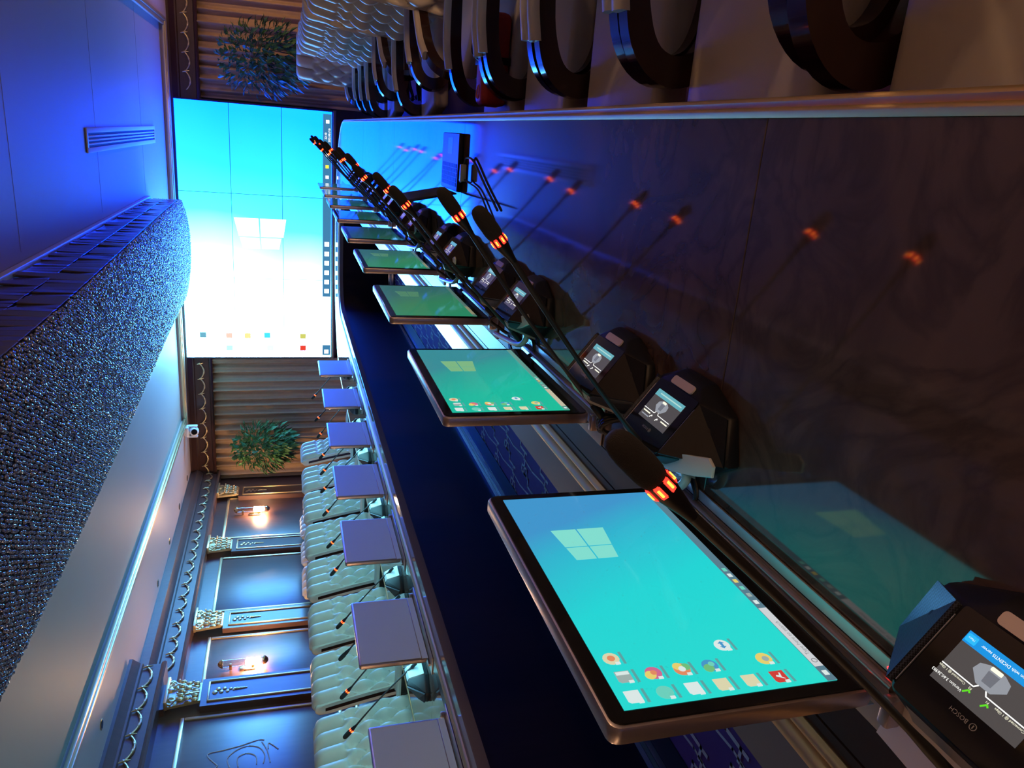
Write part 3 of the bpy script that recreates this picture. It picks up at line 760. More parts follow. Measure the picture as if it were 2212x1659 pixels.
    if lv == 1:
        q = P(.092, .012); text('search_text', 'Type here to search', .0085, M_DKTXT, s, (.0145, q[0], q[1]), (0, 1, 0), (0, 0, 1))
        q = P(.070, .022); B().tube([(.0145, q[0] + .0035 * math.cos(2 * PI * k / 12), q[1] + .0035 * math.sin(2 * PI * k / 12)) for k in range(13)], .0005, 5, cap=False).done('search_glass', M_DKTXT, s)

RM = [.868 + .942 * k for k in range(9)]
XM = -.597
def mon_label(i):
    return ['bright cyan-screened retractable monitor, largest, beside the speech unit with DICENTIS screen text',
            'teal-green-screened retractable monitor with desktop icons, next after the bright cyan one',
            'green-screened retractable monitor in the row, third from the bright cyan one',
            'green-screened retractable monitor in the row, fourth from the bright cyan one',
            'dim green-screened retractable monitor, fifth from the bright cyan one',
            'dim green-screened retractable monitor, sixth from the bright cyan one',
            'dim monitor seen almost edge-on, seventh from the bright cyan one',
            'dim monitor seen almost edge-on, eighth from the bright cyan one',
            'dim monitor seen almost edge-on, last of its row towards the video wall'][i]
proto = {}
for i, yc in enumerate(RM):
    lv = 1 if i == 0 else 2 if i == 1 else 3 if i < 4 else 4
    if lv == 4 and 4 in proto:
        t = copy_tree(proto[4]); t.location = (XM, yc, ZTOP + .001)
    else:
        t = thing('retractable_monitor', '', 'monitor', (XM, yc, ZTOP + .001), 0, 'monitors on the right arm of the table')
        s = monitor_base(t, {1: M_SCR1, 2: M_SCR2, 3: M_SCR3, 4: M_SCR4}[lv])
        if lv < 4: monitor_desktop(t, *s, lv)
        if lv == 4: proto[4] = t
        if i == 0:
            for yy, xx, zz in ((-MW + .03, .0135, MZ + .012), (-MW + .005, .036, .006)):
                B().ball((xx, yy, zz), .0022, 1).done('power_led', M_LEDR, t)
            B().box(.034, .0385, -MW - .032, -MW - .006, .0041, .0050).done('plate_button', mat('plate_btn', (.18, .18, .15), .4), t, smooth=False)
        if i < 2:
            text('plate_lettering', 'AVOCOR', .012, mat('engraved', (.75, .78, .8), .3, .6), t, (.032, MW + .022, .0045), (0, -1, 0), (1, 0, 0), depth=.0002)
    tag(t, mon_label(i))
# left arm: the same monitors from behind, white backs
LM = [2.53, 3.507, 4.486, 5.40, 6.35, 7.315, 8.336]
lp = None
LL = ['white monitor back with violet sheen, nearest the dark pilaster bay', 'white monitor back facing the second tufted chair, next to the violet-tinged one', 'white monitor back, third along the left arm of the table',
      'white monitor back, fourth along the left arm of the table', 'saturated blue-lit white monitor back, fifth along the left arm', 'saturated blue-lit white monitor back, sixth along the left arm', 'blue-lit white monitor back at the end of the left arm, by the video wall']
for i, yc in enumerate(LM):
    if lp is None:
        t = thing('retractable_monitor', '', 'monitor', (-2.575, yc, ZTOP + .001), PI, 'monitors on the left arm of the table'); monitor_base(t, M_SCR0); lp = t
    else:
        t = copy_tree(lp); t.location = (-2.575, yc, ZTOP + .001)
    tag(t, LL[i])

# ================================================================== CONFERENCE UNITS WITH GOOSENECK MICROPHONES
M_DISP = emitmat('unit_display', (.075, .068, .068)); M_HEAD = emitmat('unit_header', (.005, .30, .78)); M_HEADT = emitmat('unit_header_pale', (.13, .42, .48))
M_BTN = emitmat('unit_button', (.02, .50, .95)); M_UTXT = emitmat('unit_text', (.95, .95, .90), 1.3); M_UGRY = emitmat('unit_grey', (.30, .32, .36)); M_UGRN = emitmat('unit_green', (.12, .75, .02))
M_UYEL = emitmat('unit_cream', (.95, .92, .70), 1.2)
M_GRILLE = None
def grille_mat():
    M = bpy.data.materials.new('perforated_grille'); M.use_nodes = True; nt = M.node_tree; b = nt.nodes['Principled BSDF']
    tc = nt.nodes.new('ShaderNodeTexCoord'); v = nt.nodes.new('ShaderNodeTexVoronoi'); v.inputs['Scale'].default_value = 420; v.inputs['Randomness'].default_value = .15
    nt.links.new(tc.outputs['Object'], v.inputs['Vector'])
    r = nt.nodes.new('ShaderNodeValToRGB'); r.color_ramp.elements[0].position = .42; r.color_ramp.elements[0].color = (.003, .004, .008, 1); r.color_ramp.elements[1].position = .58; r.color_ramp.elements[1].color = (.05, .06, .09, 1)
    nt.links.new(v.outputs['Distance'], r.inputs[0]); nt.links.new(r.outputs[0], b.inputs['Base Color'])
    b.inputs['Roughness'].default_value = .4; b.inputs['Metallic'].default_value = .3
    return M
M_GRILLE = grille_mat()
# face plane: from (x=.062,z=.032) at the user to (x=-.040,z=.112) at the back
FA, FB = Vector((.062, 0, .034)), Vector((-.042, 0, .112))
fx = (FB - FA).normalized(); fn = Vector((-fx.z, 0, fx.x)); fn = fn if fn.z > 0 else -fn
def FP(s, yy, lift=0.0): return FA + fx * s + Vector((0, yy, 0)) + fn * lift     # s: distance up the face
FL = (FB - FA).length
def fslab(name, pts, m, parent, z0, z1, smooth=False):
    b = B(); v0 = [b.bm.verts.new(FP(s, y_, z0)) for y_, s in pts]; v1 = [b.bm.verts.new(FP(s, y_, z1)) for y_, s in pts]; n = len(pts)
    b.bm.faces.new(v0[::-1]); b.bm.faces.new(v1)
    for k in range(n): b.bm.faces.new((v0[k], v0[(k + 1) % n], v1[(k + 1) % n], v1[k]))
    return b.done(name, m, parent, smooth=smooth)
def rrect(y0, y1, s0, s1, r=.003, n=4):
    out = []
    for cy, cs, a0 in ((y1 - r, s1 - r, 0), (y0 + r, s1 - r, PI / 2), (y0 + r, s0 + r, PI), (y1 - r, s0 + r, 1.5 * PI)):
        for i in range(n + 1): a = a0 + PI / 2 * i / n; out.append((cy + r * math.cos(a), cs + r * math.sin(a)))
    return out
UB = None
def make_unit_body(t):
    b = B()
    P = []
    for q in (-1, 1):
        P += [(.074, q * .045, 0), (.040, q * .120, 0), (-.035, q * .144, 0), (-.088, q * .060, 0), (.074, q * .045, .014), (.040, q * .120, .016), (-.035, q * .144, .024), (-.088, q * .06, .02),
              (.066, q * .045, .031), (.050, q * .070, .043), (-.040, q * .070, .111), (-.058, q * .050, .100)]
    b.hull(P)
    bmesh.ops.bevel(b.bm, geom=list(b.bm.edges), offset=.003, segments=2, affect='EDGES', profile=.5)
    b.done('body', M_BLACK, t, angle=30)
    B().hull([(-.046, .050, .108), (-.046, -.050, .108), (-.064, .046, .098), (-.064, -.046, .098), (-.093, .058, .022), (-.093, -.058, .022), (-.06, .058, .03), (-.06, -.058, .03)]).done('rear_shell', mat('taupe_plastic', (.26, .24, .23), .32), t, angle=20)
    pl = fslab('face_plate', rrect(-.068, .068, .016, FL - .004, .004), M_BLACKG, t, .0006, .0022, True)
    # speak button bar in its notch nearest the talker
    fslab('speak_button', rrect(-.036, .036, -.002, .0135, .005), mat('button_grey', (.55, .48, .50), .35), t, .0004, .0036, True)
    for s_, m_ in ((1, M_GRILLE), (-1, M_BLACK)):
        g = B(); q = [(.046, s_ * .0725, .0435), (-.037, s_ * .0725, .1065), (-.036, s_ * .1425, .0265), (.037, s_ * .1190, .0185)]
        n = (Vector(q[1]) - Vector(q[0])).cross(Vector(q[3]) - Vector(q[0])).normalized()
        if n.y * s_ < 0: n = -n
        v0 = [g.bm.verts.new(Vector(p) + n * .0010) for p in q]; v1 = [g.bm.verts.new(Vector(p) + n * .0085) for p in q]
        g.bm.faces.new(v0); g.bm.faces.new(v1)
        for k in range(4): g.bm.faces.new((v0[k], v0[(k + 1) % 4], v1[(k + 1) % 4], v1[k]))
        g.done('speaker_grille' if s_ > 0 else 'side_cover', m_, t, smooth=False)
    for yy in (-.080, .080):
        B().tube([FP(.03, yy * .88, .0012), FP(FL - .012, yy * .88, .0012)], .0009, 6).done('edge_line', mat('edge_silver', (.45, .5, .62), .25, .9), t)
def make_display(t, lv):
    S0, S1, Y0, Y1 = .034, .093, -.0475, .0475
    d = fslab('display', [(Y0, S0), (Y1, S0), (Y1, S1), (Y0, S1)], M_DISP, t, .0022, .0028)
    fslab('display_header', [(Y0, S0), (Y1, S0), (Y1, S0 + .0125), (Y0, S0 + .0125)], M_HEAD if lv == 1 else M_HEADT, d, .0028, .0031)
    def dot(name, y_, s_, r, m, n=8): fslab(name, [(y_ + r * math.cos(2 * PI * k / n), s_ + r * math.sin(2 * PI * k / n)) for k in range(n)], m, d, .0030, .0034)
    def line(name, p, wd, m):
        for (y0, s0), (y1, s1) in zip(p, p[1:]):
            dv = Vector((y1 - y0, s1 - s0)); nn = Vector((-dv.y, dv.x)).normalized() * wd / 2
            fslab(name, [(y0 - nn.x, s0 - nn.y), (y1 - nn.x, s1 - nn.y), (y1 + nn.x, s1 + nn.y), (y0 + nn.x, s0 + nn.y)], m, d, .0029, .0032)
    yc, sc = .004, S0 + .026
    fslab('unit_pictogram', [(yc - .0185, sc + .001), (yc - .0165, sc - .007), (yc - .008, sc - .011), (yc + .008, sc - .011), (yc + .0165, sc - .007), (yc + .0185, sc + .001), (yc + .008, sc + .0105), (yc - .008, sc + .0105)], M_UGRY, d, .0029, .0032)
    fslab('pictogram_screen', [(yc - .006, sc - .006), (yc + .006, sc - .006), (yc + .005, sc + .006), (yc - .005, sc + .006)], emitmat('picto_dark', (.16, .17, .20)), d, .0032, .0035)
    fslab('pictogram_button', rrect(yc - .006, yc + .006, sc - .0115, sc - .0075, .001), M_UYEL, d, .0032, .0036)
    line('diagram_line', [(yc - .004, sc + .0105), (yc - .007, sc + .0145), (Y0 + .003, sc + .0145)], .0012, M_UTXT)
    line('diagram_line', [(yc + .004, sc + .0105), (yc + .007, sc + .0145), (Y1, sc + .0145)], .0012, M_UTXT)
    for q in (yc - .0115, yc + .0085):
        line('check_mark', [(q - .003, sc + .0215), (q - .001, sc + .0195), (q + .003, sc + .0245)], .0016, M_UGRN if lv == 1 else M_UTXT)
    dn = -fx
    def dt(name, s, size, y_, s_, m, al='LEFT'): text(name, s, size, m, d, FP(s_, y_, .0034), (0, 1, 0), fx, al)
    if lv == 1:
        dt('header_text', 'No communication with DICENTIS server', .0044, Y0 + .001, S0 + .0045, M_UTXT)
        fslab('more_button', rrect(Y1 - .0125, Y1 - .001, S0 + .002, S0 + .0105, .0015), M_BTN, d, .0031, .0034)
        dt('more_text', 'More', .0034, Y1 - .0105, S0 + .005, M_UTXT)
        dt('link_text', 'Connected @ 1 Gbps', .0034, Y0 + .002, sc + .0165, M_UYEL); dt('link_text', 'Connected @ 1 Gbps', .0034, yc + .0135, sc + .0165, M_UYEL)
        dt('link_text', 'P1', .0034, yc - .013, sc + .0165, M_UYEL); dt('link_text', 'P2', .0034, yc + .006, sc + .0165, M_UYEL)
        dt('version_text', 'Version 3.60.26983', .0044, yc + .012, sc + .0235, M_UTXT)
    elif lv == 2:
        line('header_words', [(Y0 + .006, S0 + .006), (Y1 - .014, S0 + .006)], .0022, emitmat('head_words', (.45, .70, .65)))
        line('link_words', [(Y0 + .004, sc + .0195), (Y0 + .026, sc + .0195)], .0022, M_UYEL); line('link_words', [(yc + .0150, sc + .0195), (Y1 - .004, sc + .0195)], .0022, M_UYEL)
        line('version_words', [(yc + .013, sc + .026), (Y1 - .005, sc + .026)], .0022, M_UGRY)
    ml = mat('logo_grey', (.28, .28, .30), .4)
    if lv <= 2:
        text('brand_lettering', 'BOSCH', .0062, ml, t, FP(S1 + .008, -.006, .0024), (0, 1, 0), fx)
        pts = [FP(S1 + .0102 + .0032 * math.sin(2 * PI * k / 14), -.012 + .0032 * math.cos(2 * PI * k / 14), .0025) for k in range(15)]
        B().tube(pts, .0004, 5, cap=False).tube([FP(S1 + .0085, -.012, .0025), FP(S1 + .012, -.012, .0025)], .0006, 5).done('brand_emblem', ml, t)
M_MICLED = emitmat('mic_led_red', (1.0, .018, .010), 5.0); M_MICCORE = emitmat('mic_led_core', (1.0, .30, .02), 7.0)
def make_mic(t, tip, on=True, base=(-.095, -.015, .062), bow=.012):
    """tip: local position of the end of the windscreen"""
    tip = Vector(tip); base = Vector(base); ax = (tip - base); L = ax.length; ax.normalize()
    sag = Vector((0, 0, bow))
    ring = tip - ax * .055; neck = ring - ax * .040
    pts = []
    for i in range(13):
        q = i / 12; p = base.lerp(neck, q) + sag * (math.sin(PI * q) * 1.0) ; pts.append(p)
    B().tube(pts, [.0062, .0062, .0058] + [.0042] * 7 + [.0046, .0050, .0052], 10).done('gooseneck', M_RUBBER, t)
    B().lathe([(.0095, -.012), (.0095, .018), (.0065, .024)], c=base, axis=ax, seg=16).done('stem_socket', M_BLACK, t)
    B().lathe([(.0052, -.004), (.0065, .006), (.0095, .022), (.0112, .032), (.0114, .046)], c=neck, axis=ax, seg=20).done('microphone_collar', M_BLACK, t)
    prof = [(.0112, .0), (.0128, .006), (.0134, .014), (.0132, .034), (.0122, .044), (.0098, .051), (.0058, .0545), (.001, .0556)]
    B().lathe(prof, c=ring + ax * .003, axis=ax, seg=22).done('windscreen', M_FOAM, t)
    up = Vector((0, 0, 1)); a = ax.cross(up).normalized(); b_ = ax.cross(a).normalized()
    if on:
        for k in range(7):
            q = 2 * PI * (k + .35) / 7; dirv = a * math.cos(q) + b_ * math.sin(q); tg = ax.cross(dirv)
            c = ring - ax * .003 + dirv * .0112
            v = B()
            for sx, sy, sz in [(x_, y_, z_) for x_ in (-1, 1) for y_ in (-1, 1) for z_ in (-1, 1)]:
                v.bm.verts.new(c + tg * .0030 * sx + ax * .0066 * sy + dirv * .0010 * sz)
            bmesh.ops.convex_hull(v.bm, input=list(v.bm.verts))
            bmesh.ops.bevel(v.bm, geom=list(v.bm.edges), offset=.0009, segments=2, affect='EDGES')
            lb = v.done('light_bar', M_MICLED, t)
            B().tube([c + dirv * .0005 - ax * .0036, c + dirv * .0005 + ax * .0036], .0014, 6).done('light_core', M_MICCORE, lb)
XU = -.432
units = [(.427, (.241, .073, .449), 1), (1.105, (.333, .01, .420), 2), (1.405, (.338, .0, .420), 2), (2.02, (.295, .0, .430), 2), (2.33, (.31, .0, .440), 2), (2.95, (.30, .02, .450), 3), (3.26, (.33, .0, .455), 3), (3.90, (.335, .0, .45), 3), (4.20, (.31, .0, .45), 3), (4.85, (.34, .0, .47), 3), (5.15, (.31, .03, .46), 3), (5.8, (.335, .0, .46), 3), (6.1, (.30, .0, .47), 3), (6.75, (.33, .0, .46), 3), (7.05, (.34, .0, .45), 3), (7.7, (.31, .0, .47), 3), (8.0, (.33, .02, .45), 3)]
ul = ['black conference unit with glowing server-message screen, gooseneck microphone and blue-lit speaker grille', 'black conference unit beside the far end of the bright cyan monitor', 'black conference unit just beyond the bright cyan monitor, before the teal-green one']
ordn = ['', '', '', 'fourth', 'fifth', 'sixth', 'seventh', 'eighth', 'ninth', 'tenth', 'eleventh', 'twelfth', 'thirteenth', 'fourteenth', 'fifteenth', 'sixteenth', 'seventeenth']
body_proto = thing('conference_unit', '', 'conference unit', (XU - .02, units[0][0], ZTOP + .001), 0, 'conference units on the right arm of the table'); make_unit_body(body_proto)
bodyparts = list(body_proto.children)
def new_unit(loc, rz, group):
    t = thing('conference_unit', '', 'conference unit', loc, rz, group)
    for c in bodyparts:
        q = c.copy(); COL.objects.link(q); q.parent = t
    return t
for i, (yy, tip, lv) in enumerate(units):
    t = body_proto if i == 0 else new_unit((XU, yy, ZTOP + .001), 0, 'conference units on the right arm of the table')
    tag(t, ul[i] if i < 3 else 'black conference unit with red-lit microphone, %s counting from the glowing server-message unit' % ordn[i])
    make_display(t, lv); make_mic(t, tip, True, (-.105, -.005, .070) if i == 0 else (-.095, -.015, .062), -.006 if i == 0 else .010)
lu = [(3.34, 1), (3.66, 1), (3.97, 0), (4.29, 1), (4.98, 1), (5.28, 1), (5.88, 1), (6.30, 1), (6.66, 1), (7.01, 1), (7.65, 1), (7.99, 1), (8.84, 1)]
nm = ['first', 'second', 'third', 'fourth', 'fifth', 'sixth', 'seventh', 'eighth', 'ninth', 'tenth', 'eleventh', 'twelfth', 'thirteenth']
for i, (yy, on) in enumerate(lu):
    t = new_unit((-2.785, yy, ZTOP + .001), PI, 'conference units on the left arm of the table')
    tag(t, 'black conference unit with unlit microphone on the left arm, before a tufted chair' if not on else 'black conference unit on the left arm with red-lit microphone, %s from the near end' % nm[i])
    make_display(t, 3); make_mic(t, (.31 + .02 * math.sin(i * 2.1), .03 * math.sin(i * 3.3), .415 + .01 * math.cos(i)), bool(on))

# ================================================================== CABLES, HOOKS, CARDS
def cable_set(y, label, x=-.56):
    t = thing('cable_bundle', label, 'cable', (x, y, ZTOP), 0, 'cable bundles behind the units')
    for k in range(4):
        o = .013 * k
        B().tube(curve3([(.028 - .004 * k, .225 + o, .008), (.018, .235 + o, .050), (.0 - .006 * k, .245 + o, .058 - .004 * k), (-.020, .24 + o * .6, .030), (-.030, .20, .008), (-.02 + .01 * k, .10, .008)], 6), .0052, 8).done('black_cable', M_RUBBER, t)
    for k in range(2):
        B().tube(curve3([(-.03, .20, .008), (-.055, .06 + .03 * k, .03), (-.045, -.02, .012 + .02 * k), (-.01, -.07, .008), (.03, -.03 - .02 * k, .008)], 6), .0040, 8).done('black_cable', M_RUBBER, t)
    B().tube(curve3([(-.030, .205, .050), (-.020, .10, .046), (-.008, .0, .043), (.008, -.055, .040), (.034, -.075, .036), (.056, -.05, .036)], 6), .0085, 10).done('hook', M_GREYP, t)
    b = B().prism([(.050, -.060), (.080, -.072), (.104, -.13), (.128, -.20), (.120, -.216), (.102, -.216), (.084, -.17), (.064, -.11)], 'z', .076, .082, bev=.002)
    B().tube([(.050, -.052, .036), (.060, -.070, .078)], .006, 8).done('tongue_stalk', M_GREYP, t)
    b.done('tongue', mat('pale_tongue', (.55, .62, .68), .2), t)
    return t
cable_set(1.13, 'pale hook, tongue and black cables behind the units at the bright cyan monitor')
cable_set(2.08, 'pale hook and black cables beside the far end of the teal-green monitor')
cable_set(3.03, 'pale hook and black cables between the third and fourth monitors of the row')
cable_set(3.98, 'pale hook and black cables between the fourth and fifth monitors of the row')
c = B().prism([(-.055, -.05), (.045, -.075), (.055, .03), (-.045, .055)], 'z', 0, .0008).done('paper_card', M_PAPER, None, smooth=False)
c.location = (-.605, .535, ZTOP + .0052); tag(c, 'loose white card under the hinge end of the bright cyan monitor', 'card')

# ================================================================== LAPTOP
lt = thing('laptop', 'open dark laptop standing side-on on the marble table', 'laptop', (-.10, 3.30, ZTOP))
lb_ = B().box(-.115, .115, -.17, .17, .004, .022, bev=.004).done('base', M_BLACK, lt)
B().box(-.112, .112, -.167, .167, .0221, .0232, bev=.0004, seg=1).done('deck', mat('laptop_deck', (.18, .19, .21), .35, .5), lt)
for r in range(5):
    for k in range(13):
        B().box(-.096 + r * .0185, -.080 + r * .0185, -.150 + k * .0232, -.130 + k * .0232, .0232, .0246).done('key', M_BLACK, lb_, smooth=False)
B().box(.03, .095, -.05, .05, .0232, .0237).done('touchpad', mat('touchpad', (.14, .15, .17), .25), lt, smooth=False)
sc_ = B().box(-.006, .0, -.17, .17, 0, .225, bev=.002); sc_.xf(Matrix.Translation((-.118, 0, .022)) @ Matrix.Rotation(math.radians(-12), 4, 'Y')); sc_.done('lid', M_BLACK, lt)
sc_ = B().box(.0005, .0015, -.155, .155, .015, .21); sc_.xf(Matrix.Translation((-.118, 0, .022)) @ Matrix.Rotation(math.radians(-12), 4, 'Y')); sc_.done('screen', M_BLACKG, lt, smooth=False)
ad = thing('cable_adapter', 'small pale video adapter with black cables beside the laptop', 'adapter', (-.135, 3.03, ZTOP))
B().box(-.03, .035, -.014, .014, .012, .034, bev=.004).done('adapter_body', M_GREYP, ad)
B().tube(curve3([(.03, 0, .02), (.06, -.03, .016), (.05, -.12, .008), (-.02, -.30, .007), (-.09, -.5, .007)], 6), .0045, 8).done('cable', M_RUBBER, ad)
B().tube(curve3([(-.02, .005, .02), (-.03, -.06, .012), (-.05, -.22, .007), (-.13, -.42, .007)], 6), .0035, 8).done('cable', M_RUBBER, ad)
B().tube(curve3([(-.028, .01, .022), (-.035, .05, .020), (-.03, .095, .014)], 6), .0032, 8).done('lead', M_GREYP, ad)

# ================================================================== CHAIRS
def chair_proto(loc, rz, label, group):
    """local +x forward; origin on the floor"""
    t = thing('conference_chair', label, 'chair', loc, rz, group)
    # tufted back: slab with a buttoned front
    W, H, TH = .29, .86, .085
    b = B(); nu, nv = 44, 56
    def edge(u, v):      # rounded slab falloff
        du = max(0, (abs(u) - .86) / .14); dv = max(0, (v - .93) / .07); e = min(1, math.hypot(du, dv)); return math.sqrt(max(0, 1 - e * e))
    def tuft(u, v):
        fl = abs(math.sin(PI * u * 2.0))                 # upright flutes near the top
        pu, pv = u * 4.0, v * 7.0
        dm = abs(math.sin(PI * (pu + pv) * .5)) * abs(math.sin(PI * (pu - pv) * .5))
        dm = dm ** .5
        k = min(1, max(0, (v - .70) / .10)); k = k * k * (3 - 2 * k)
        kb = 1.0 - min(1, max(0, (v - .02) / .10))
        k = max(k, kb)
        return (fl ** .55) * k + dm * (1 - k)
    def spine(v):        # x, z along the back, slightly reclined and curved
        return (-.165 - .17 * v - .035 * math.sin(PI * v * .9) * -1 * .4, .44 + H * v)
    def WW(v): k = max(0, (v - .91) / .09); return W - .055 * (1 - math.sqrt(max(0, 1 - k * k)))
    front, back_ = [], []
    for j in range(nv + 1):
        v = j / nv; rf, rb = [], []
        sx, sz = spine(v)
        for i in range(nu + 1):
            u = i / nu * 2 - 1; e = edge(u, v)
            rf.append(b.bm.verts.new((sx + (.015 + TH * .5 * e) + .085 * (tuft(u, v) - .55) * e, u * WW(v), sz)))
            rb.append(b.bm.verts.new((sx + .0 - TH * .45 * e * (.75 + .25 * math.cos(u * 1.2)), u * WW(v), sz - .0)))
        front.append(rf); back_.append(rb)
    for j in range(nv):
        for i in range(nu):
            b.bm.faces.new((front[j][i], front[j][i + 1], front[j + 1][i + 1], front[j + 1][i]))
            b.bm.faces.new((back_[j][i + 1], back_[j][i], back_[j + 1][i], back_[j + 1][i + 1]))
    for j in range(nv):
        for i in (0, nu): b.bm.faces.new((front[j][i], front[j + 1][i], back_[j + 1][i], back_[j][i]))
    for i in range(nu):
        b.bm.faces.new((front[nv][i], front[nv][i + 1], back_[nv][i + 1], back_[nv][i])); b.bm.faces.new((front[0][i], front[0][i + 1], back_[0][i + 1], back_[0][i]))
    bk = b.done('backrest', M_LEATHER, t, angle=75)
    # leather-wrapped edge with a wood strip let into each flank
    for s in (-1, 1):
        e = B(); poly = []
        vs_ = [i / 12 for i in range(13)]
        for v in vs_: x_, z_ = spine(v * .90 + .01); poly.append((x_ + .040, z_))
        x_, z_ = spine(.92)
        for k in range(1, 8): a_ = PI * k / 8; poly.append((x_ - .0025 + .0425 * math.cos(a_), z_ + .05 * math.sin(a_)))
        for v in reversed(vs_): x_, z_ = spine(v * .90 + .01); poly.append((x_ - .045, z_))
        e.prism(poly, 'y', s * (W - .045), s * (W + .008), bev=.012, seg=3); e.done('flank', M_LEATHER, bk)
        e = B(); poly = []
        for v in vs_: x_, z_ = spine(v * .88 + .01); poly.append((x_ + .012, z_))
        for v in reversed(vs_): x_, z_ = spine(v * .88 + .01); poly.append((x_ - .016, z_))
        e.prism(poly, 'y', s * (W + .004), s * (W + .0105), bev=.002, seg=1); e.done('wood_strip', M_ARMWOOD, bk)
    # seat
    b = B().box(-.19, .455, -.265, .265, .40, .50, bev=.035, seg=4); b.done('seat', M_LEATHER, t)
    b = B().box(-.17, .30, -.24, .24, .365, .405, bev=.01); b.done('seat_pan', M_ARMWOOD, t)
    # arms: a flat wooden loop with a cream pad on top
    for s in (-1, 1):
        y0, y1 = s * .285, s * .335
        outer = curve3([(-.20, .68), (.10, .675), (.26, .655), (.345, .60), (.375, .52), (.34, .44), (.22, .385), (.02, .37), (-.14, .375)], 4)
        inner = curve3([(-.19, .625), (.10, .62), (.22, .60), (.285, .565), (.30, .51), (.27, .46), (.18, .43), (.02, .42), (-.14, .425)], 4)
        b = B(); n = len(outer); V = [[b.bm.verts.new((p[0], yy, p[1])) for p in q] for q, yy in ((outer, y0), (outer, y1), (inner, y1), (inner, y0))]
        for k in range(4):
            a, c = V[k], V[(k + 1) % 4]
            for j in range(n - 1): b.bm.faces.new((a[j], a[j + 1], c[j + 1], c[j]))
        b.bm.faces.new([V[k][0] for k in range(4)]); b.bm.faces.new([V[k][-1] for k in range(4)])
        ee = [e for e in b.bm.edges if len(e.link_faces) == 2 and e.calc_face_angle(0) > .8]
        bmesh.ops.bevel(b.bm, geom=ee, offset=.010, segments=3, affect='EDGES')
        ar = b.done('armrest', M_ARMWOOD, t, angle=50)
        pt = curve3([(-.19, .69), (.02, .690), (.12, .686), (.215, .672)], 4)
        b = B(); V = []
        for x_, z_ in pt: V.append([b.bm.verts.new((x_, s * .310 + dy, z_ + dz)) for dy, dz in ((-.027, -.014), (-.029, .004), (-.018, .014), (0, .017), (.018, .014), (.029, .004), (.027, -.014))])
        for a, c in zip(V, V[1:]):
            for k in range(7): b.bm.faces.new((a[k], a[(k + 1) % 7], c[(k + 1) % 7], c[k]))
        b.bm.faces.new(V[0]); b.bm.faces.new(V[-1]); b.done('arm_pad', M_LEATHER, ar, angle=60)
    # swivel base
    B().lathe([(.032, .10), (.032, .22), (.022, .22), (.022, .37)], seg=16).done('gas_column', M_BLACK, t)
    for k in range(5):
        a = 2 * PI * k / 5 + .3; d = Vector((math.cos(a), math.sin(a), 0))
        lg_ = B().tube([d * .02 + Vector((0, 0, .12)), d * .16 + Vector((0, 0, .105)), d * .30 + Vector((0, 0, .075))], [.028, .022, .016], 8).done('leg', M_ARMWOOD, t)
        B().ball(d * .30 + Vector((0, 0, .032)), .031, 1, (1, 1, 1)).done('castor', M_BLACK, lg_)
    return t
LC = [(4.28, 0), (4.99, 1), (5.68, -1), (6.42, 2), (7.12, 0), (7.85, -2), (8.58, 1), (9.42, 4)]
cp = chair_proto((-3.76, 3.55, 0), 0, '', 'chairs along the left arm of the table')
tag(cp, 'cream tufted chair facing the violet-tinged monitor back')
nmc = ['with an unlit microphone reaching towards it', 'next beyond the one with an unlit microphone', 'third in line from the violet-tinged monitor back', 'fourth in line from the violet-tinged monitor back', 'in line with the plain wall panel', 'third from the leafy plant end', 'next to last towards the curtain', 'last of the row, before the leafy plant']
for i, (yy, a) in enumerate(LC):
    t = copy_tree(cp); t.location = (-3.76, yy, 0); t.rotation_euler = (0, 0, math.radians(a)); tag(t, 'cream tufted chair at the left arm, ' + nmc[i])
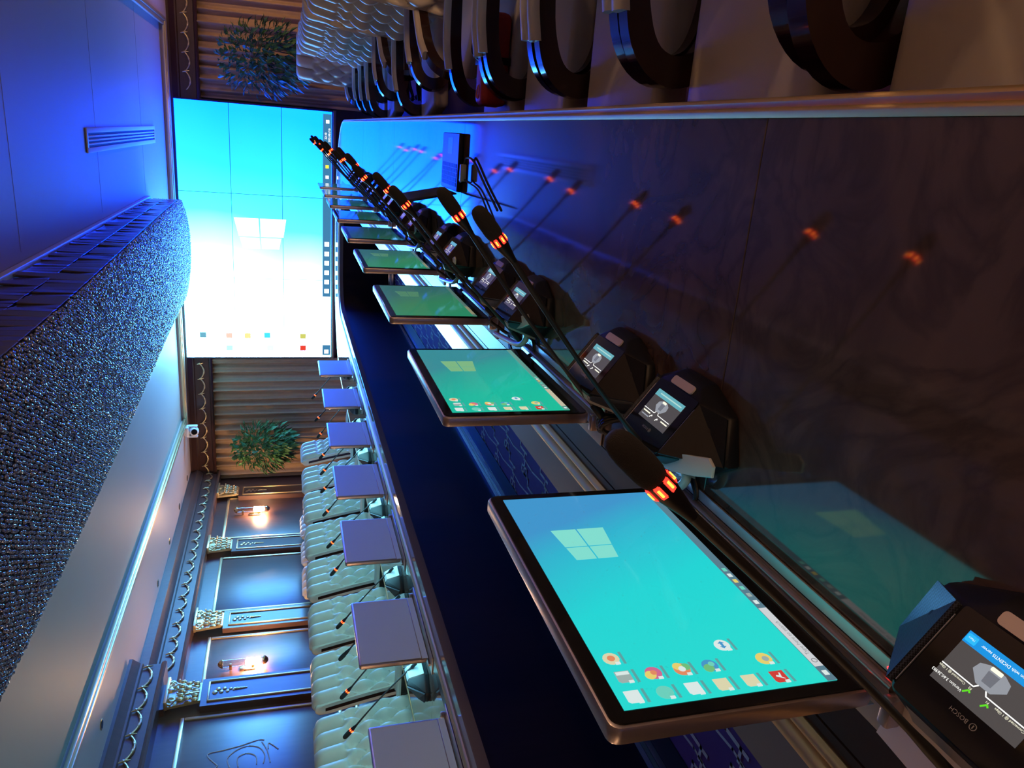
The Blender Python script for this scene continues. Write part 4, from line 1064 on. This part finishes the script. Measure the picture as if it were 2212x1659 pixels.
RCH = [(.50, .86, 0), (.53, 1.545, 0), (.53, 2.23, 1), (.54, 2.93, -1), (.53, 3.64, 1), (.80, 4.62, 48), (.88, 6.62, 55), (.56, 5.62, 14), (.55, 7.62, 14), (.56, 8.36, 12), (.62, 9.15, 20), (.70, 10.35, 68)]
rn = ['its seat filling the corner beside the gilt table edge', 'next to the shadowed seat at the gilt table edge', 'second from the shadowed seat at the table edge', 'just before the red bag', 'holding the red bag', 'turned away from the table just beyond the red bag', 'turned to show its whole tufted front', 'between the two chairs turned from the table', 'just past the chair showing its whole tufted front', 'second past the chair showing its whole front', 'third past the chair showing its whole front', 'by the table end, wood-inlaid flank catching lamplight']
for i, (xx, yy, a) in enumerate(RCH):
    t = copy_tree(cp); t.location = (xx, yy, 0); t.rotation_euler = (0, 0, PI + math.radians(a)); t['group'] = 'chairs along the right arm of the table'; tag(t, 'cream dark-armed chair on the right, ' + rn[i])
for i, yy in enumerate((8.85, 9.60, 10.35)):
    t = copy_tree(cp); t.location = (-5.33, yy, 0); t.rotation_euler = (0, 0, math.radians((-4, 3, 0)[i])); t['group'] = 'spare chairs against the left wall'
    tag(t, ['spare cream chair against the left wall, under the plain panel', 'spare cream chair against the left wall, in the middle of three', 'spare cream chair against the left wall, nearest the second wall lamp'][i])

# ---------------------------------------------- red bag on a chair seat
bg = thing('red_bag', 'small red bag with black strap on a chair seat', 'bag', (.36, 3.50, .502), 0)
M_RED = mat('red_nylon', (.50, .035, .03), .5, noise=.2, nscale=20); M_ORA = mat('orange_print', (.75, .20, .08), .5)
B().box(-.22, .16, -.07, .07, 0, .12, bev=.03, seg=3).done('pouch', M_RED, bg)
B().box(-.05, -.02, -.073, .073, -.0005, .123, bev=.002).done('strap', M_BLACK, bg)
B().tube(curve3([(-.035, 0, .12), (.0, .02, .15), (.06, .0, .145), (.09, 0, .118)], 5), .006, 8).done('handle', M_BLACK, bg)
B().tube([(-.17 + .032 * math.cos(a_) * (1 - .35 * math.sin(a_ / 2)), .022 * math.sin(a_), .1215) for a_ in [2 * PI * k / 20 for k in range(21)]], .003, 6, cap=False).done('flame_emblem', M_ORA, bg)
text('bag_lettering', 'W', .06, M_ORA, bg, (-.2215, .03, .03), (0, -1, 0), (0, 0, 1), depth=.0006)
